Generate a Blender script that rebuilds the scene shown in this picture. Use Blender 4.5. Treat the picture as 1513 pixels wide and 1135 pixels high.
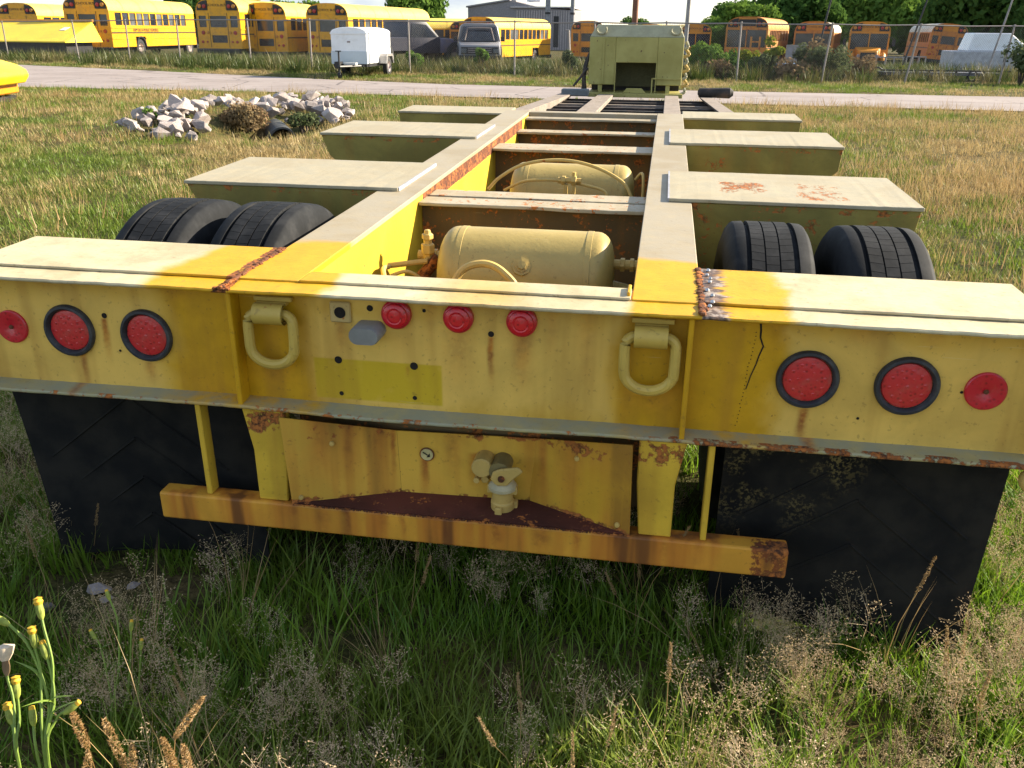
import bpy, bmesh, math, random
import numpy as np
from mathutils import Vector, Matrix, noise as mn
random.seed(7); rng = np.random.default_rng(11)
for o in list(bpy.data.objects): bpy.data.objects.remove(o)
sc = bpy.context.scene
COL = sc.collection
R = math.radians
# ---------------------------------------------------------------- camera
cam_d = bpy.data.cameras.new('camera'); cam = bpy.data.objects.new('camera', cam_d); COL.objects.link(cam)
cam_d.sensor_width = 36; cam_d.lens = 1304.77/1513*36; cam_d.clip_end = 2000; cam_d.clip_start = 0.05
RW = Matrix(((0.98634444, -0.14919619, -0.06975054), (0.164429, 0.91616154, 0.36552858), (0.00936729, -0.37200609, 0.92818302)))
rx, fy, uz = RW.col[0], RW.col[1], RW.col[2]
m = Matrix((rx, uz, -fy)).transposed().to_4x4(); m.translation = (0.4426, -1.8649, 1.4669)
cam.matrix_world = m; sc.camera = cam
# ---------------------------------------------------------------- sky and sun
SUN_AZ, SUN_EL = R(63.5), R(25.5)
w = bpy.data.worlds.new('World'); sc.world = w; w.use_nodes = True
nt = w.node_tree; nt.nodes.clear()
sky = nt.nodes.new('ShaderNodeTexSky'); sky.sky_type = 'NISHITA'; sky.sun_disc = False
sky.sun_elevation = SUN_EL; sky.sun_rotation = SUN_AZ; sky.air_density = 1.0; sky.dust_density = .7; sky.ozone_density = 1.2; sky.altitude = 300
bg = nt.nodes.new('ShaderNodeBackground'); bg.inputs[1].default_value = 0.105
tcw = nt.nodes.new('ShaderNodeTexCoord'); mpw = nt.nodes.new('ShaderNodeMapping'); mpw.inputs['Scale'].default_value = (1, 1, 3.2)
cl = nt.nodes.new('ShaderNodeTexNoise'); cl.inputs['Scale'].default_value = 3.2; cl.inputs['Detail'].default_value = 7; cl.inputs['Roughness'].default_value = .58
mr = nt.nodes.new('ShaderNodeMapRange'); mr.interpolation_type = 'SMOOTHSTEP'
mr.inputs['From Min'].default_value = .44; mr.inputs['From Max'].default_value = .66; mr.inputs['To Min'].default_value = .35; mr.inputs['To Max'].default_value = 1.0
mxw = nt.nodes.new('ShaderNodeMix'); mxw.data_type = 'RGBA'; mxw.inputs[7].default_value = (2.25, 2.5, 2.85, 1)
out = nt.nodes.new('ShaderNodeOutputWorld')
for a, b in ((tcw.outputs['Generated'], mpw.inputs['Vector']), (mpw.outputs[0], cl.inputs['Vector']), (cl.outputs[0], mr.inputs[0]), (mr.outputs[0], mxw.inputs[0]),
             (sky.outputs[0], mxw.inputs[6]), (mxw.outputs[2], bg.inputs[0]), (bg.outputs[0], out.inputs[0])): nt.links.new(a, b)
sd = bpy.data.lights.new('sun', 'SUN'); so = bpy.data.objects.new('sun', sd); COL.objects.link(so)
sd.energy = 5.0; sd.angle = R(0.55); sd.color = (1, .88, .68)
sv = Vector((math.sin(SUN_AZ)*math.cos(SUN_EL), math.cos(SUN_AZ)*math.cos(SUN_EL), math.sin(SUN_EL)))
so.rotation_euler = sv.to_track_quat('Z', 'Y').to_euler(); so.location = (20, 12, 14)
sc.view_settings.view_transform = 'Standard'; sc.view_settings.look = 'None'; sc.view_settings.gamma = 1
sc.view_settings.exposure = 1.62
sc.render.resolution_x, sc.render.resolution_y = 1024, 768
sc.render.engine = 'CYCLES'
sc.cycles.max_bounces = 5; sc.cycles.diffuse_bounces = 3; sc.cycles.glossy_bounces = 3; sc.cycles.transparent_max_bounces = 6
# ---------------------------------------------------------------- object helpers
def tag(o, label=None, cat=None, group=None, kind=None):
    if label: o['label'] = label
    if cat: o['category'] = cat
    if group: o['group'] = group
    if kind: o['kind'] = kind
    return o
def empty(name, loc=(0, 0, 0), rz=0, rx_=0, ry_=0):
    o = bpy.data.objects.new(name, None); COL.objects.link(o); o.location = loc; o.rotation_euler = (rx_, ry_, rz); o.empty_display_size = .1
    return o
def link_mesh(name, me, mat=None, parent=None):
    o = bpy.data.objects.new(name, me); COL.objects.link(o)
    if mat and not me.materials: me.materials.append(mat)
    if parent: o.parent = parent
    return o
def copy_tree(o, parent=None):
    c = o.copy(); COL.objects.link(c); c.parent = parent
    for ch in list(o.children): copy_tree(ch, c)
    return c
class MB:
    def __init__(s): s.v = []; s.f = []
    def add(s, vs, fs):
        k = len(s.v); s.v += [tuple(v) for v in vs]; s.f += [tuple(i+k for i in f) for f in fs]; return s
    def box(s, x0, x1, y0, y1, z0, z1):
        return s.add([(x0,y0,z0),(x1,y0,z0),(x1,y1,z0),(x0,y1,z0),(x0,y0,z1),(x1,y0,z1),(x1,y1,z1),(x0,y1,z1)],
                     [(0,3,2,1),(4,5,6,7),(0,1,5,4),(1,2,6,5),(2,3,7,6),(3,0,4,7)])
    def hexa(s, b, t):  # bottom 4 pts, top 4 pts
        return s.add(list(b)+list(t), [(0,3,2,1),(4,5,6,7),(0,1,5,4),(1,2,6,5),(2,3,7,6),(3,0,4,7)])
    def prism(s, poly, axis, a, b):
        """polygon (2D) extruded along axis from a to b"""
        def P(u, v, t): return {'x': (t,u,v), 'y': (u,t,v), 'z': (u,v,t)}[axis]
        n = len(poly); vs = [P(u,v,a) for u,v in poly]+[P(u,v,b) for u,v in poly]
        fs = [tuple(range(n))[::-1], tuple(range(n,2*n))]+[(i,(i+1)%n,(i+1)%n+n,i+n) for i in range(n)]
        return s.add(vs, fs)
    def cyl(s, c, r, a, b, axis='z', n=20, r2=None):
        r2 = r if r2 is None else r2
        def P(u, v, t): return {'x': (t,c[0]+u,c[1]+v), 'y': (c[0]+u,t,c[1]+v), 'z': (c[0]+u,c[1]+v,t)}[axis]
        vs = [P(r*math.cos(2*math.pi*i/n), r*math.sin(2*math.pi*i/n), a) for i in range(n)]+[P(r2*math.cos(2*math.pi*i/n), r2*math.sin(2*math.pi*i/n), b) for i in range(n)]
        return s.add(vs, [tuple(range(n))[::-1], tuple(range(n,2*n))]+[(i,(i+1)%n,(i+1)%n+n,i+n) for i in range(n)])
    def lathe(s, prof, c=(0,0,0), axis='x', n=32, a0=0, a1=2*math.pi):
        """prof: list of (t, r) along axis"""
        full = abs(a1-a0-2*math.pi) < 1e-6; m_ = n if full else n+1; k = len(prof); vs = []
        for i in range(m_):
            a = a0+(a1-a0)*i/n; ca, sa = math.cos(a), math.sin(a)
            for t, r in prof:
                u, v = r*ca, r*sa
                p = {'x': (t,u,v), 'y': (u,t,v), 'z': (u,v,t)}[axis]
                vs.append((p[0]+c[0], p[1]+c[1], p[2]+c[2]))
        fs = []
        for i in range(n):
            j = (i+1) % m_
            for q in range(k-1): fs.append((i*k+q, i*k+q+1, j*k+q+1, j*k+q))
        return s.add(vs, fs)
    def tube(s, path, r, n=8, closed=False):
        pts = [Vector(p) for p in path]; rs = r if isinstance(r, (list, tuple)) else [r]*len(pts); vs = []; L = len(pts)
        up = Vector((0.31, 0.17, .93))
        for i, p in enumerate(pts):
            a = pts[(i-1) % L] if (closed or i > 0) else p; b = pts[(i+1) % L] if (closed or i < L-1) else p
            t = (b-a).normalized(); u = t.cross(up)
            if u.length < 1e-3: u = t.cross(Vector((1,0,0)))
            u.normalize(); v = t.cross(u)
            for q in range(n):
                an = 2*math.pi*q/n; vs.append(p+rs[i]*(u*math.cos(an)+v*math.sin(an)))
        fs = []
        for i in range(L if closed else L-1):
            j = (i+1) % L
            for q in range(n): fs.append((i*n+q, i*n+(q+1) % n, j*n+(q+1) % n, j*n+q))
        if not closed: fs += [tuple(range(n))[::-1], tuple(range((L-1)*n, L*n))]
        return s.add(vs, fs)
    def ball(s, c, r, n=10, m_=6, sx=1, sy=1, sz=1):
        vs = []; 
        for i in range(m_+1):
            th = math.pi*i/m_
            for j in range(n):
                ph = 2*math.pi*j/n; vs.append((c[0]+sx*r*math.sin(th)*math.cos(ph), c[1]+sy*r*math.sin(th)*math.sin(ph), c[2]+sz*r*math.cos(th)))
        fs = [(i*n+j, (i+1)*n+j, (i+1)*n+(j+1) % n, i*n+(j+1) % n) for i in range(m_) for j in range(n)]
        return s.add(vs, fs)
    def mesh(s, name, mat=None, smooth=False, bevel=0, seg=1, angle=35, fix=True):
        me = bpy.data.meshes.new(name); me.from_pydata(s.v, [], s.f); bm = bmesh.new(); bm.from_mesh(me)
        if fix:
            bmesh.ops.remove_doubles(bm, verts=bm.verts, dist=1e-6); bmesh.ops.recalc_face_normals(bm, faces=bm.faces)
        if bevel:
            es = [e for e in bm.edges if len(e.link_faces) == 2 and e.calc_face_angle(0) > R(30)]
            bmesh.ops.bevel(bm, geom=es, offset=bevel, segments=seg, profile=.5, affect='EDGES', clamp_overlap=True)
        bm.to_mesh(me); bm.free()
        if smooth:
            me.polygons.foreach_set('use_smooth', [True]*len(me.polygons))
            try: me.set_sharp_from_angle(angle=R(angle))
            except Exception: pass
        if mat: me.materials.append(mat)
        return me
    def build(s, name, mat, parent=None, **k):
        return link_mesh(name, s.mesh(name, mat, **k), None, parent)
def spline(pts, n=8):
    """catmull-rom through pts"""
    P = [Vector(p) for p in pts]; P = [2*P[0]-P[1]]+P+[2*P[-1]-P[-2]]; o = []
    for i in range(1, len(P)-2):
        for k in range(n):
            t = k/n; a, b, c, d = P[i-1:i+3]
            o.append(.5*((2*b)+(c-a)*t+(2*a-5*b+4*c-d)*t*t+(3*b-a-3*c+d)*t**3))
    return o+[P[-2]]
# ---------------------------------------------------------------- material helpers
class NT:
    def __init__(s, name):
        s.mat = bpy.data.materials.new(name); s.mat.use_nodes = True; s.t = s.mat.node_tree; s.t.nodes.clear()
        s.out = s.t.nodes.new('ShaderNodeOutputMaterial')
    def n(s, typ, **k):
        nd = s.t.nodes.new('ShaderNode'+typ)
        for a, b in k.items(): setattr(nd, a, b)
        return nd
    def put(s, sock, v):
        if isinstance(v, bpy.types.NodeSocket): s.t.links.new(v, sock)
        elif isinstance(v, (tuple, list)) and len(v) == 3 and len(sock.default_value) == 4: sock.default_value = (*v, 1)
        else: sock.default_value = v
    def m(s, op, a, b=0, c=None, clamp=False):
        nd = s.n('Math', operation=op, use_clamp=clamp); s.put(nd.inputs[0], a); s.put(nd.inputs[1], b)
        if c is not None: s.put(nd.inputs[2], c)
        return nd.outputs[0]
    def mul(s, *a):
        r = a[0]
        for b in a[1:]: r = s.m('MULTIPLY', r, b)
        return r
    def mx(s, *a):
        r = a[0]
        for b in a[1:]: r = s.m('MAXIMUM', r, b)
        return r
    def inv(s, a): return s.m('SUBTRACT', 1, a)
    def mix(s, f, a, b, mode='MIX'):
        nd = s.n('Mix', data_type='RGBA', blend_type=mode); s.put(nd.inputs[0], f); s.put(nd.inputs[6], a); s.put(nd.inputs[7], b); return nd.outputs[2]
    def sm(s, x, a, b, lo=0., hi=1.):
        nd = s.n('MapRange', interpolation_type='SMOOTHSTEP'); s.put(nd.inputs[0], x); nd.inputs[1].default_value = a; nd.inputs[2].default_value = b
        nd.inputs[3].default_value = lo; nd.inputs[4].default_value = hi; return nd.outputs[0]
    def band(s, x, lo, hi, soft=.01): return s.mul(s.sm(x, lo-soft, lo+soft), s.sm(x, hi-soft, hi+soft, 1, 0))
    def vscale(s, v, sx, sy, sz):
        nd = s.n('VectorMath', operation='MULTIPLY'); s.put(nd.inputs[0], v); nd.inputs[1].default_value = (sx, sy, sz); return nd.outputs[0]
    def noise(s, v, scale, detail=4, rough=.55, dist=0, col=False):
        nd = s.n('TexNoise'); s.put(nd.inputs['Vector'], v); nd.inputs['Scale'].default_value = scale; nd.inputs['Detail'].default_value = detail
        nd.inputs['Roughness'].default_value = rough; nd.inputs['Distortion'].default_value = dist; return nd.outputs[1 if col else 0]
    def vor(s, v, scale, feature='F1', out='Distance'):
        nd = s.n('TexVoronoi', feature=feature); s.put(nd.inputs['Vector'], v); nd.inputs['Scale'].default_value = scale; return nd.outputs[out]
    def obj_co(s, ob=None, kind='Object'):
        nd = s.n('TexCoord'); nd.object = ob; return nd.outputs[kind]
    def pos(s): return s.n('NewGeometry').outputs['Position']
    def xyz(s, v):
        nd = s.n('SeparateXYZ'); s.put(nd.inputs[0], v); return nd.outputs[0], nd.outputs[1], nd.outputs[2]
    def bsdf(s, col, rough=.6, metal=0., spec=.5, bump=None, bd=.3, bdist=.002, **k):
        b = s.n('BsdfPrincipled'); s.put(b.inputs['Base Color'], col); s.put(b.inputs['Roughness'], rough); s.put(b.inputs['Metallic'], metal)
        s.put(b.inputs['Specular IOR Level'], spec)
        for a, v in k.items(): s.put(b.inputs[a.replace('_', ' ')], v)
        if bump is not None:
            bn = s.n('Bump'); bn.inputs['Strength'].default_value = bd; bn.inputs['Distance'].default_value = bdist; s.put(bn.inputs['Height'], bump); s.t.links.new(bn.outputs[0], b.inputs['Normal'])
        s.t.links.new(b.outputs[0], s.out.inputs[0]); return s.mat
def plain(name, col, rough=.6, metal=0, var=.25, scale=6, spec=.5, dirt=None, dirt_amt=.5, bump=.0):
    N = NT(name); co = N.obj_co(); a = N.noise(co, scale, 5, .6); b = N.noise(co, scale*7, 4, .6)
    f = N.sm(N.m('ADD', N.mul(a, .65), N.mul(b, .35)), .35, .65)
    c = N.mix(f, tuple(x*(1-var) for x in col), tuple(min(1, x*(1+var*.6)) for x in col))
    if dirt: c = N.mix(N.mul(N.sm(a, .48, .66), dirt_amt), c, dirt)
    return N.bsdf(c, rough, metal, spec, b, bump, .003) if bump else N.bsdf(c, rough, metal, spec)
# ================================================================= TRAILER
S = .0856; D = .3665; W = 1.295; XO = .5535; XI = .3986; YW = .055
tr = empty('lowboy_trailer', (0, 0, .90), rx_=.0235)
tag(tr, 'long rusty yellow steel lowboy trailer frame with red tail lights, parked in tall grass', 'trailer')
RUST = (.16, .045, .014); DRUST = (.055, .02, .010); ORUST = (.42, .14, .03)
PALE = (.70, .445, .095); FRESH = (.58, .31, .006); CHALK = (.50, .41, .24)
def paint(name, base=PALE, fresh=None, rust=.62, streaks=(), vst=.5, dirtz=None, chalk=None, patch=None, rustboxes=(), rough=.55, scorch=None, chip=.69, ruststain=0, tone=.2):
    N = NT(name); P = N.obj_co(tr); x, y, z = N.xyz(P)
    n1 = N.noise(P, 3.3, 5, .6, .4); n2 = N.noise(P, 17, 6, .62); n3 = N.noise(P, 75, 5, .6)
    nv = N.noise(N.vscale(P, 13, 13, 1.0), 1, 3, .5)
    c = N.mix(N.sm(n1, .36, .66), tuple(v*(1-tone) for v in base), tuple(min(.85, v*(1+tone*.4)) for v in base))
    if chalk: c = N.mix(N.mul(N.sm(N.m('ADD', N.mul(n1, .6), N.mul(n2, .4)), .38, .6), .8), c, chalk)
    if fresh:
        fm = None; nn = N.m('MULTIPLY', N.m('SUBTRACT', n1, .5), .22); xx = N.m('ADD', x, nn); zz = N.m('ADD', z, nn); yy = N.m('ADD', y, nn)
        for (x0, x1, y0, y1, z0, z1, sx, st) in fresh:
            k = N.mul(N.band(xx, x0, x1, sx), N.band(yy, y0, y1, min(sx, .03)), N.band(zz, z0, z1, min(sx, .04)), st)
            fm = k if fm is None else N.mx(fm, k)
        c = N.mix(fm, c, N.mix(N.sm(n2, .3, .7), FRESH, tuple(v*.86 for v in FRESH)))
    if patch:
        x0, x1, z0, z1, pc = patch
        pm = N.mul(N.band(x, x0, x1, .004), N.band(z, z0, z1, .003), N.band(y, 0, .2, .01), N.sm(n2, .25, .45, .6, 1))
        c = N.mix(pm, c, pc)
    # broad vertical grime and fine chips
    c = N.mix(N.mul(N.sm(nv, .48, .70), vst), c, N.mix(.6, c, (.30, .13, .02)))
    c = N.mix(N.mul(N.sm(n3, .60, .68), .5), c, N.mix(.62, c, (.13, .07, .025)))
    n4 = N.noise(P, 42, 7, .72); sc_ = N.noise(N.vscale(P, 3, 3, 160), 1, 3, .6)
    c = N.mix(N.sm(n4, chip, chip+.02), c, (.10, .045, .018)); c = N.mix(N.mul(N.sm(sc_, .70, .73), N.sm(n1, .45, .6), .5), c, N.mix(.5, c, (.75, .68, .50)))
    if dirtz is not None:
        dm = N.mul(N.sm(z, dirtz-.004, dirtz+.012, 1, 0), N.sm(N.m('ADD', N.mul(n2, .5), N.mul(n1, .5)), .34, .6))
        c = N.mix(N.mul(dm, .85), c, (.26, .27, .20))
    rm = N.sm(N.m('ADD', N.mul(n2, .62), N.mul(n3, .38)), rust, rust+.05)
    rcol = N.mix(N.sm(n3, .38, .62), DRUST, N.mix(N.sm(n2, .4, .6), RUST, ORUST))
    for (sx_, wd, zt, ln, st) in streaks:
        k = N.mul(N.band(N.m('ADD', x, N.m('MULTIPLY', N.m('SUBTRACT', n1, .5), .05)), sx_-wd, sx_+wd, wd*.9), N.sm(z, zt-ln, zt-ln*.15), N.sm(z, zt-.006, zt+.004, 1, 0), N.sm(n3, .25, .55, .55, 1), st)
        c = N.mix(k, c, N.mix(N.sm(n2, .4, .6), (.50, .19, .025), (.24, .07, .015)))
    for (x0, x1, y0, y1, z0, z1, th, sf) in rustboxes:
        bm_ = N.mul(N.band(x, x0, x1, sf), N.band(y, y0, y1, sf), N.band(z, z0, z1, sf))
        k = N.sm(N.m('ADD', N.mul(N.m('ADD', N.mul(n2, .62), N.mul(n3, .38)), .6), N.mul(bm_, .4)), th+.17, th+.21)
        rm = N.mx(rm, N.mul(k, N.sm(bm_, .05, .2)))
    if ruststain:
        k = N.mul(N.sm(nv, .40, .58), N.sm(n1, .28, .5), ruststain)
        c = N.mix(N.mul(k, .9), c, N.mix(N.sm(nv, .55, .68), (.48, .17, .022), (.14, .045, .014)))
    if scorch:
        x0, x1, y0, y1 = scorch; ns = N.noise(N.vscale(P, 7, 42, 7), 1, 5, .65); fall = N.mul(N.sm(x, x0-.01, x0), N.sm(x, x0, x1, 1, 0), N.band(y, y0, y1, .01))
        k = N.sm(N.m('ADD', N.mul(ns, .75), N.mul(fall, .4)), .52, .66); k = N.mul(k, N.sm(fall, .02, .25))
        c = N.mix(N.mul(k, .92), c, N.mix(N.sm(n3, .42, .6), (.045, .035, .045), N.mix(N.sm(n2, .4, .6), (.34, .30, .28), (.15, .07, .045))))
    c = N.mix(rm, c, rcol)
    bmp = N.m('ADD', N.mul(n2, .5), N.m('ADD', N.mul(n3, .35), N.mul(rm, -.5)))
    return N.bsdf(c, N.sm(rm, 0, 1, rough, .9), 0, .35, bmp, .45, .004)
fr_rear = [(-.74, -.355, -.2, .43, -.5, .1, .05, 1), (.385, .735, -.2, .43, -.5, .1, .035, 1), (-.34, .36, .02, .2, -.40, -.285, .05, .55), (-1.4, 1.4, .02, .2, -.05, -.012, .02, .35)]
M_web = paint('rear_web_paint', PALE, fr_rear, .70, patch=(-.363, -.042, -.288, -.182, (.58, .39, .018)), vst=.6, rough=.5,
    streaks=[(-.2845, .012, -.085, .10, .5), (.079, .006, -.10, .15, 1), (.152, .02, -.08, .19, .6), (.003, .03, -.09, .19, .38), (-.907, .008, -.115, .14, 1), (-.985, .008, -.215, .12, .75),
             (-.80, .014, -.225, .08, .55), (.80, .009, -.225, .12, 1), (-.135, .02, -.1, .1, .15), (.72, .02, -.02, .1, .2), (-.7, .03, -.02, .05, .25), (-.12, .004, -.19, .03, .5), (.30, .02, -.02, .22, .3), (.22, .012, -.02, .18, .3), (-.06, .012, -.02, .2, .22), (1.05, .02, -.02, .06, .3), (.9, .03, -.02, .07, .3), (-1.05, .03, -.02, .05, .3), (-.47, .05, -.2, .09, .3), (.46, .05, -.2, .1, .35)])
M_flange = paint('rear_flange_paint', CHALK, [(-.74, -.29, -.2, .5, -.5, .1, .03, 1), (.40, .735, -.2, .5, -.5, .1, .02, 1), (-.05, .12, -.1, .2, -.1, .1, .06, .45)], .665, vst=.1, chalk=(.52, .45, .29),
    rustboxes=[(-.59, -.535, -.02, .4, -.03, .02, .455, .018), (-1.3, -.6, .35, .38, -.03, .02, .60, .004), (.53, .60, -.02, .4, -.03, .02, .58, .02)], scorch=(.558, .665, -.01, .37))
M_low = paint('lower_flange_paint', (.42, .34, .13), fr_rear[:2], .66, dirtz=-.2, vst=.0, rustboxes=[(-1.3, 1.3, -.01, .012, -.33, -.28, .545, .004), (.5, 1.3, -.01, .02, -.33, -.29, .50, .004)],
    streaks=[(.815, .012, -.25, .2, .7), (-1.0, .012, -.25, .2, .6)])
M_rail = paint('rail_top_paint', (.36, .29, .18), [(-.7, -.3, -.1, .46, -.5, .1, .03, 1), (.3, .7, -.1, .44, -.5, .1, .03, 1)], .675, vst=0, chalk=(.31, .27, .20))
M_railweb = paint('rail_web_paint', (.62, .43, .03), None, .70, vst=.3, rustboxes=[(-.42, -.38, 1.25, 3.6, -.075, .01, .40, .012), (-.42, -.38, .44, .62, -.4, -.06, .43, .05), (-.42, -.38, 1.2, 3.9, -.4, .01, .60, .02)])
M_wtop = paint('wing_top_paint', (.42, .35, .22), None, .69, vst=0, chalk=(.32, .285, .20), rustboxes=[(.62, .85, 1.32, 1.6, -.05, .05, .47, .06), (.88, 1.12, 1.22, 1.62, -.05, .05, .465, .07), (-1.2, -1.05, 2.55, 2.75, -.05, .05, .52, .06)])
M_wside = paint('wing_side_shade_paint', (.25, .20, .045), None, .66, vst=.35, tone=.3, rustboxes=[(-1.4, 1.4, 1.1, 4.5, -.03, .02, .545, .008), (.5, 1.3, 1.1, 1.3, -.35, 0, .56, .05), (.6, .8, 2.5, 2.7, -.3, 0, .53, .08)])  # less faded than the tops, with shade darkened into the base colour
M_bar = paint('bumper_bar_paint', (.66, .315, .035), None, .66, vst=.7, ruststain=1.0, streaks=[(-.44, .012, -.57, .12, .8), (-.36, .02, -.57, .12, .6), (-.29, .008, -.57, .12, .9), (-.20, .02, -.57, .12, .9), (-.14, .006, -.57, .12, .8), (-.05, .03, -.57, .12, .8), (.03, .008, -.57, .12, .9), (.10, .014, -.57, .12, .9), (.21, .02, -.57, .12, .7), (.30, .008, -.57, .12, .8), (.40, .018, -.57, .12, .9), (.51, .02, -.57, .12, .7), (.60, .012, -.57, .12, .7)], rustboxes=[(.70, .82, -.02, .06, -.7, -.5, .455, .03)])
M_barR = paint('bumper_post_paint', (.62, .39, .035), None, .66, vst=.6, dirtz=-2, rustboxes=[(-.6, .6, -.02, .1, -.40, -.30, .52, .03)])
M_panel = paint('recess_panel_paint', (.66, .385, .05), [(.2, .5, -.2, .3, -.7, -.3, .1, .5)], .66, vst=.75, ruststain=.5, streaks=[(-.36, .018, -.34, .20, .55), (-.29, .012, -.35, .21, .8), (-.21, .02, -.37, .20, .6), (-.178, .005, -.38, .2, .9), (-.10, .009, -.462, .12, .95), (-.03, .02, -.39, .16, .5), (.03, .014, -.44, .13, .8), (.20, .01, -.38, .19, .7), (.27, .03, -.36, .2, .35)], rustboxes=[(-.5, .5, -.1, .3, -.42, -.34, .53, .03), (-.5, .5, -.1, .3, -.60, -.545, .52, .02)])
M_rust = paint('rusted_steel', (.12, .045, .022), None, .46, vst=.3, rough=.9, tone=.45)
M_cross = paint('crossmember_paint', (.40, .32, .19), None, .56, vst=.2, chalk=(.40, .35, .26))
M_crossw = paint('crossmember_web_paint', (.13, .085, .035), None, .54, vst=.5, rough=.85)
M_tank = paint('tank_paint', (.42, .31, .10), None, .72, vst=.0, tone=.16, rough=.42)
M_brass = paint('fitting_paint', (.56, .38, .11), None, .62, vst=.0)
M_ring = paint('ring_paint', (.52, .36, .075), None, .64, vst=0.2, rough=.45)
M_red = None
def lens_mat(name, col):
    N = NT(name); co = N.obj_co(); v = N.vor(co, 75, 'F1'); n = N.noise(co, 30, 4)
    c = N.mix(N.sm(v, .0, .35), tuple(k*.45 for k in col), col); c = N.mix(N.mul(N.sm(n, .5, .7), .35), c, (.30, .12, .09))
    return N.bsdf(c, .34, 0, .5, v, .35, .002, Coat_Weight=.25, Coat_Roughness=.15)
M_lens = lens_mat('tail_lens_red', (.52, .022, .028)); M_lens2 = lens_mat('marker_lens_red', (.62, .010, .022)); M_refl = lens_mat('reflector_red', (.50, .008, .024))
M_black = plain('black_rubber', (.022, .024, .03), .6, var=.3, scale=20, dirt=(.09, .085, .075), dirt_amt=.35)
M_hole = plain('hole_dark', (.012, .008, .006), .95)
M_grey = plain('grey_plastic', (.21, .21, .20), .5, var=.15)
M_steel = plain('bare_steel', (.42, .42, .43), .35, .9, var=.3, scale=40)
def part(name, mb, mat, parent=tr, **k): return mb.build(name, mat, parent, **k)
def wavy(x0, x1, y0, y1, z0, z1, seg=.03, amp=.0018, sag=0, seed=0, taper=0, bow=0):
    """long plate whose long edges are slightly uneven"""
    n = max(2, int((x1-x0)/seg)); b = MB(); vs = []; fs = []
    for i in range(n+1):
        x = x0+(x1-x0)*i/n
        e = [mn.noise(Vector((x*9, seed+k*7.3, 0)))*amp+mn.noise(Vector((x*41, seed+k*3.1, 5)))*amp*.8 for k in range(4)]
        s_ = mn.noise(Vector((x*2.2, seed, 9)))*sag-bow*math.exp(-(x/.34)**4)
        vs += [(x, y0+e[0], z0+s_+e[2]*.5), (x, y0+e[0]*.6, z1-taper+s_*(.4 if not bow else 1)+e[2]*.6), (x, y1+e[1], z1+e[3]*.3), (x, y1+e[1], z0)]
    for i in range(n):
        a, c = i*4, i*4+4
        for q in range(4): fs.append((a+q, a+(q+1) % 4, c+(q+1) % 4, c+q))
    fs += [(0, 1, 2, 3), (n*4+3, n*4+2, n*4+1, n*4)]
    return b.add(vs, fs)
# --- rear beam
part('rear_flange', wavy(-W, W, 0, .17, -.0125, -.004, .012, .0024, .002), M_flange, bevel=.003, smooth=True)
part('rear_web', MB().box(-W+.004, W-.004, YW, YW+.014, -.302, -.0126), M_web)
part('lower_flange', wavy(-W, W, 0, .15, -.312, -.289, .012, .0022, .003, 3, .014, .006), M_low, bevel=.003, smooth=True)
for s in (-1, 1):
    a, b = (-W, -XO-.006) if s < 0 else (XO+.006, W)
    part('cover_plate', wavy(a, b, S, D, -.0035, .003, .02, .0012, .001, 5+s), M_flange, bevel=.0015)
    part('side_box', MB().box(a+.004 if s < 0 else a, b if s < 0 else b-.004, .17, D-.012, -.26, -.0045), M_wside)
    part('end_plate', MB().box(s*W-.006, s*W+.006, .02, .14, -.290, -.013), M_wside)
part('cover_plate', wavy(-XI+.003, XI-.003, S, .166, -.0035, .0025, .02, .0014, .001, 8), M_flange, bevel=.0015)
for s, xx in ((-1, -.546), (1, .533)):
    part('stiffener', MB().hexa([(xx-.006, .006, -.306), (xx+.006, .006, -.306), (xx+.006, YW, -.298), (xx-.006, YW, -.298)], [(xx-.006, .008, -.0128), (xx+.006, .008, -.0128), (xx+.006, YW, -.0128), (xx-.006, YW, -.0128)]), M_web, bevel=.002)
def bead(p0, p1, r, mat, name='weld_bead', step=.007, jit=.004):
    b = MB(); p0 = Vector(p0); p1 = Vector(p1); L = (p1-p0).length; n = int(L/step)
    for i in range(n+1):
        p = p0.lerp(p1, i/n)+Vector((random.uniform(-jit, jit), random.uniform(-jit, jit)*.5, random.uniform(-.001, .001))); b.ball(p, r*random.uniform(.7, 1.25), 7, 4, sz=.6)
    return part(name, b, mat, smooth=True)
bead((-.556, .006, 0), (-.556, D, 0), .0085, M_rust); bead((.556, .006, 0), (.556, D, 0), .0085, M_rust)
bead((-.575, .004, -.002), (-.54, .004, -.004), .006, M_rust)
b = MB()
for yy in (.34, .30, .27, .24, .17, .13, .08, .05): b.ball((.572+random.uniform(-.004, .008), yy, .006), random.uniform(.004, .006), 7, 4)
part('weld_spatter', b, M_steel, smooth=True)['kind'] = 'stuff'
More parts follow.
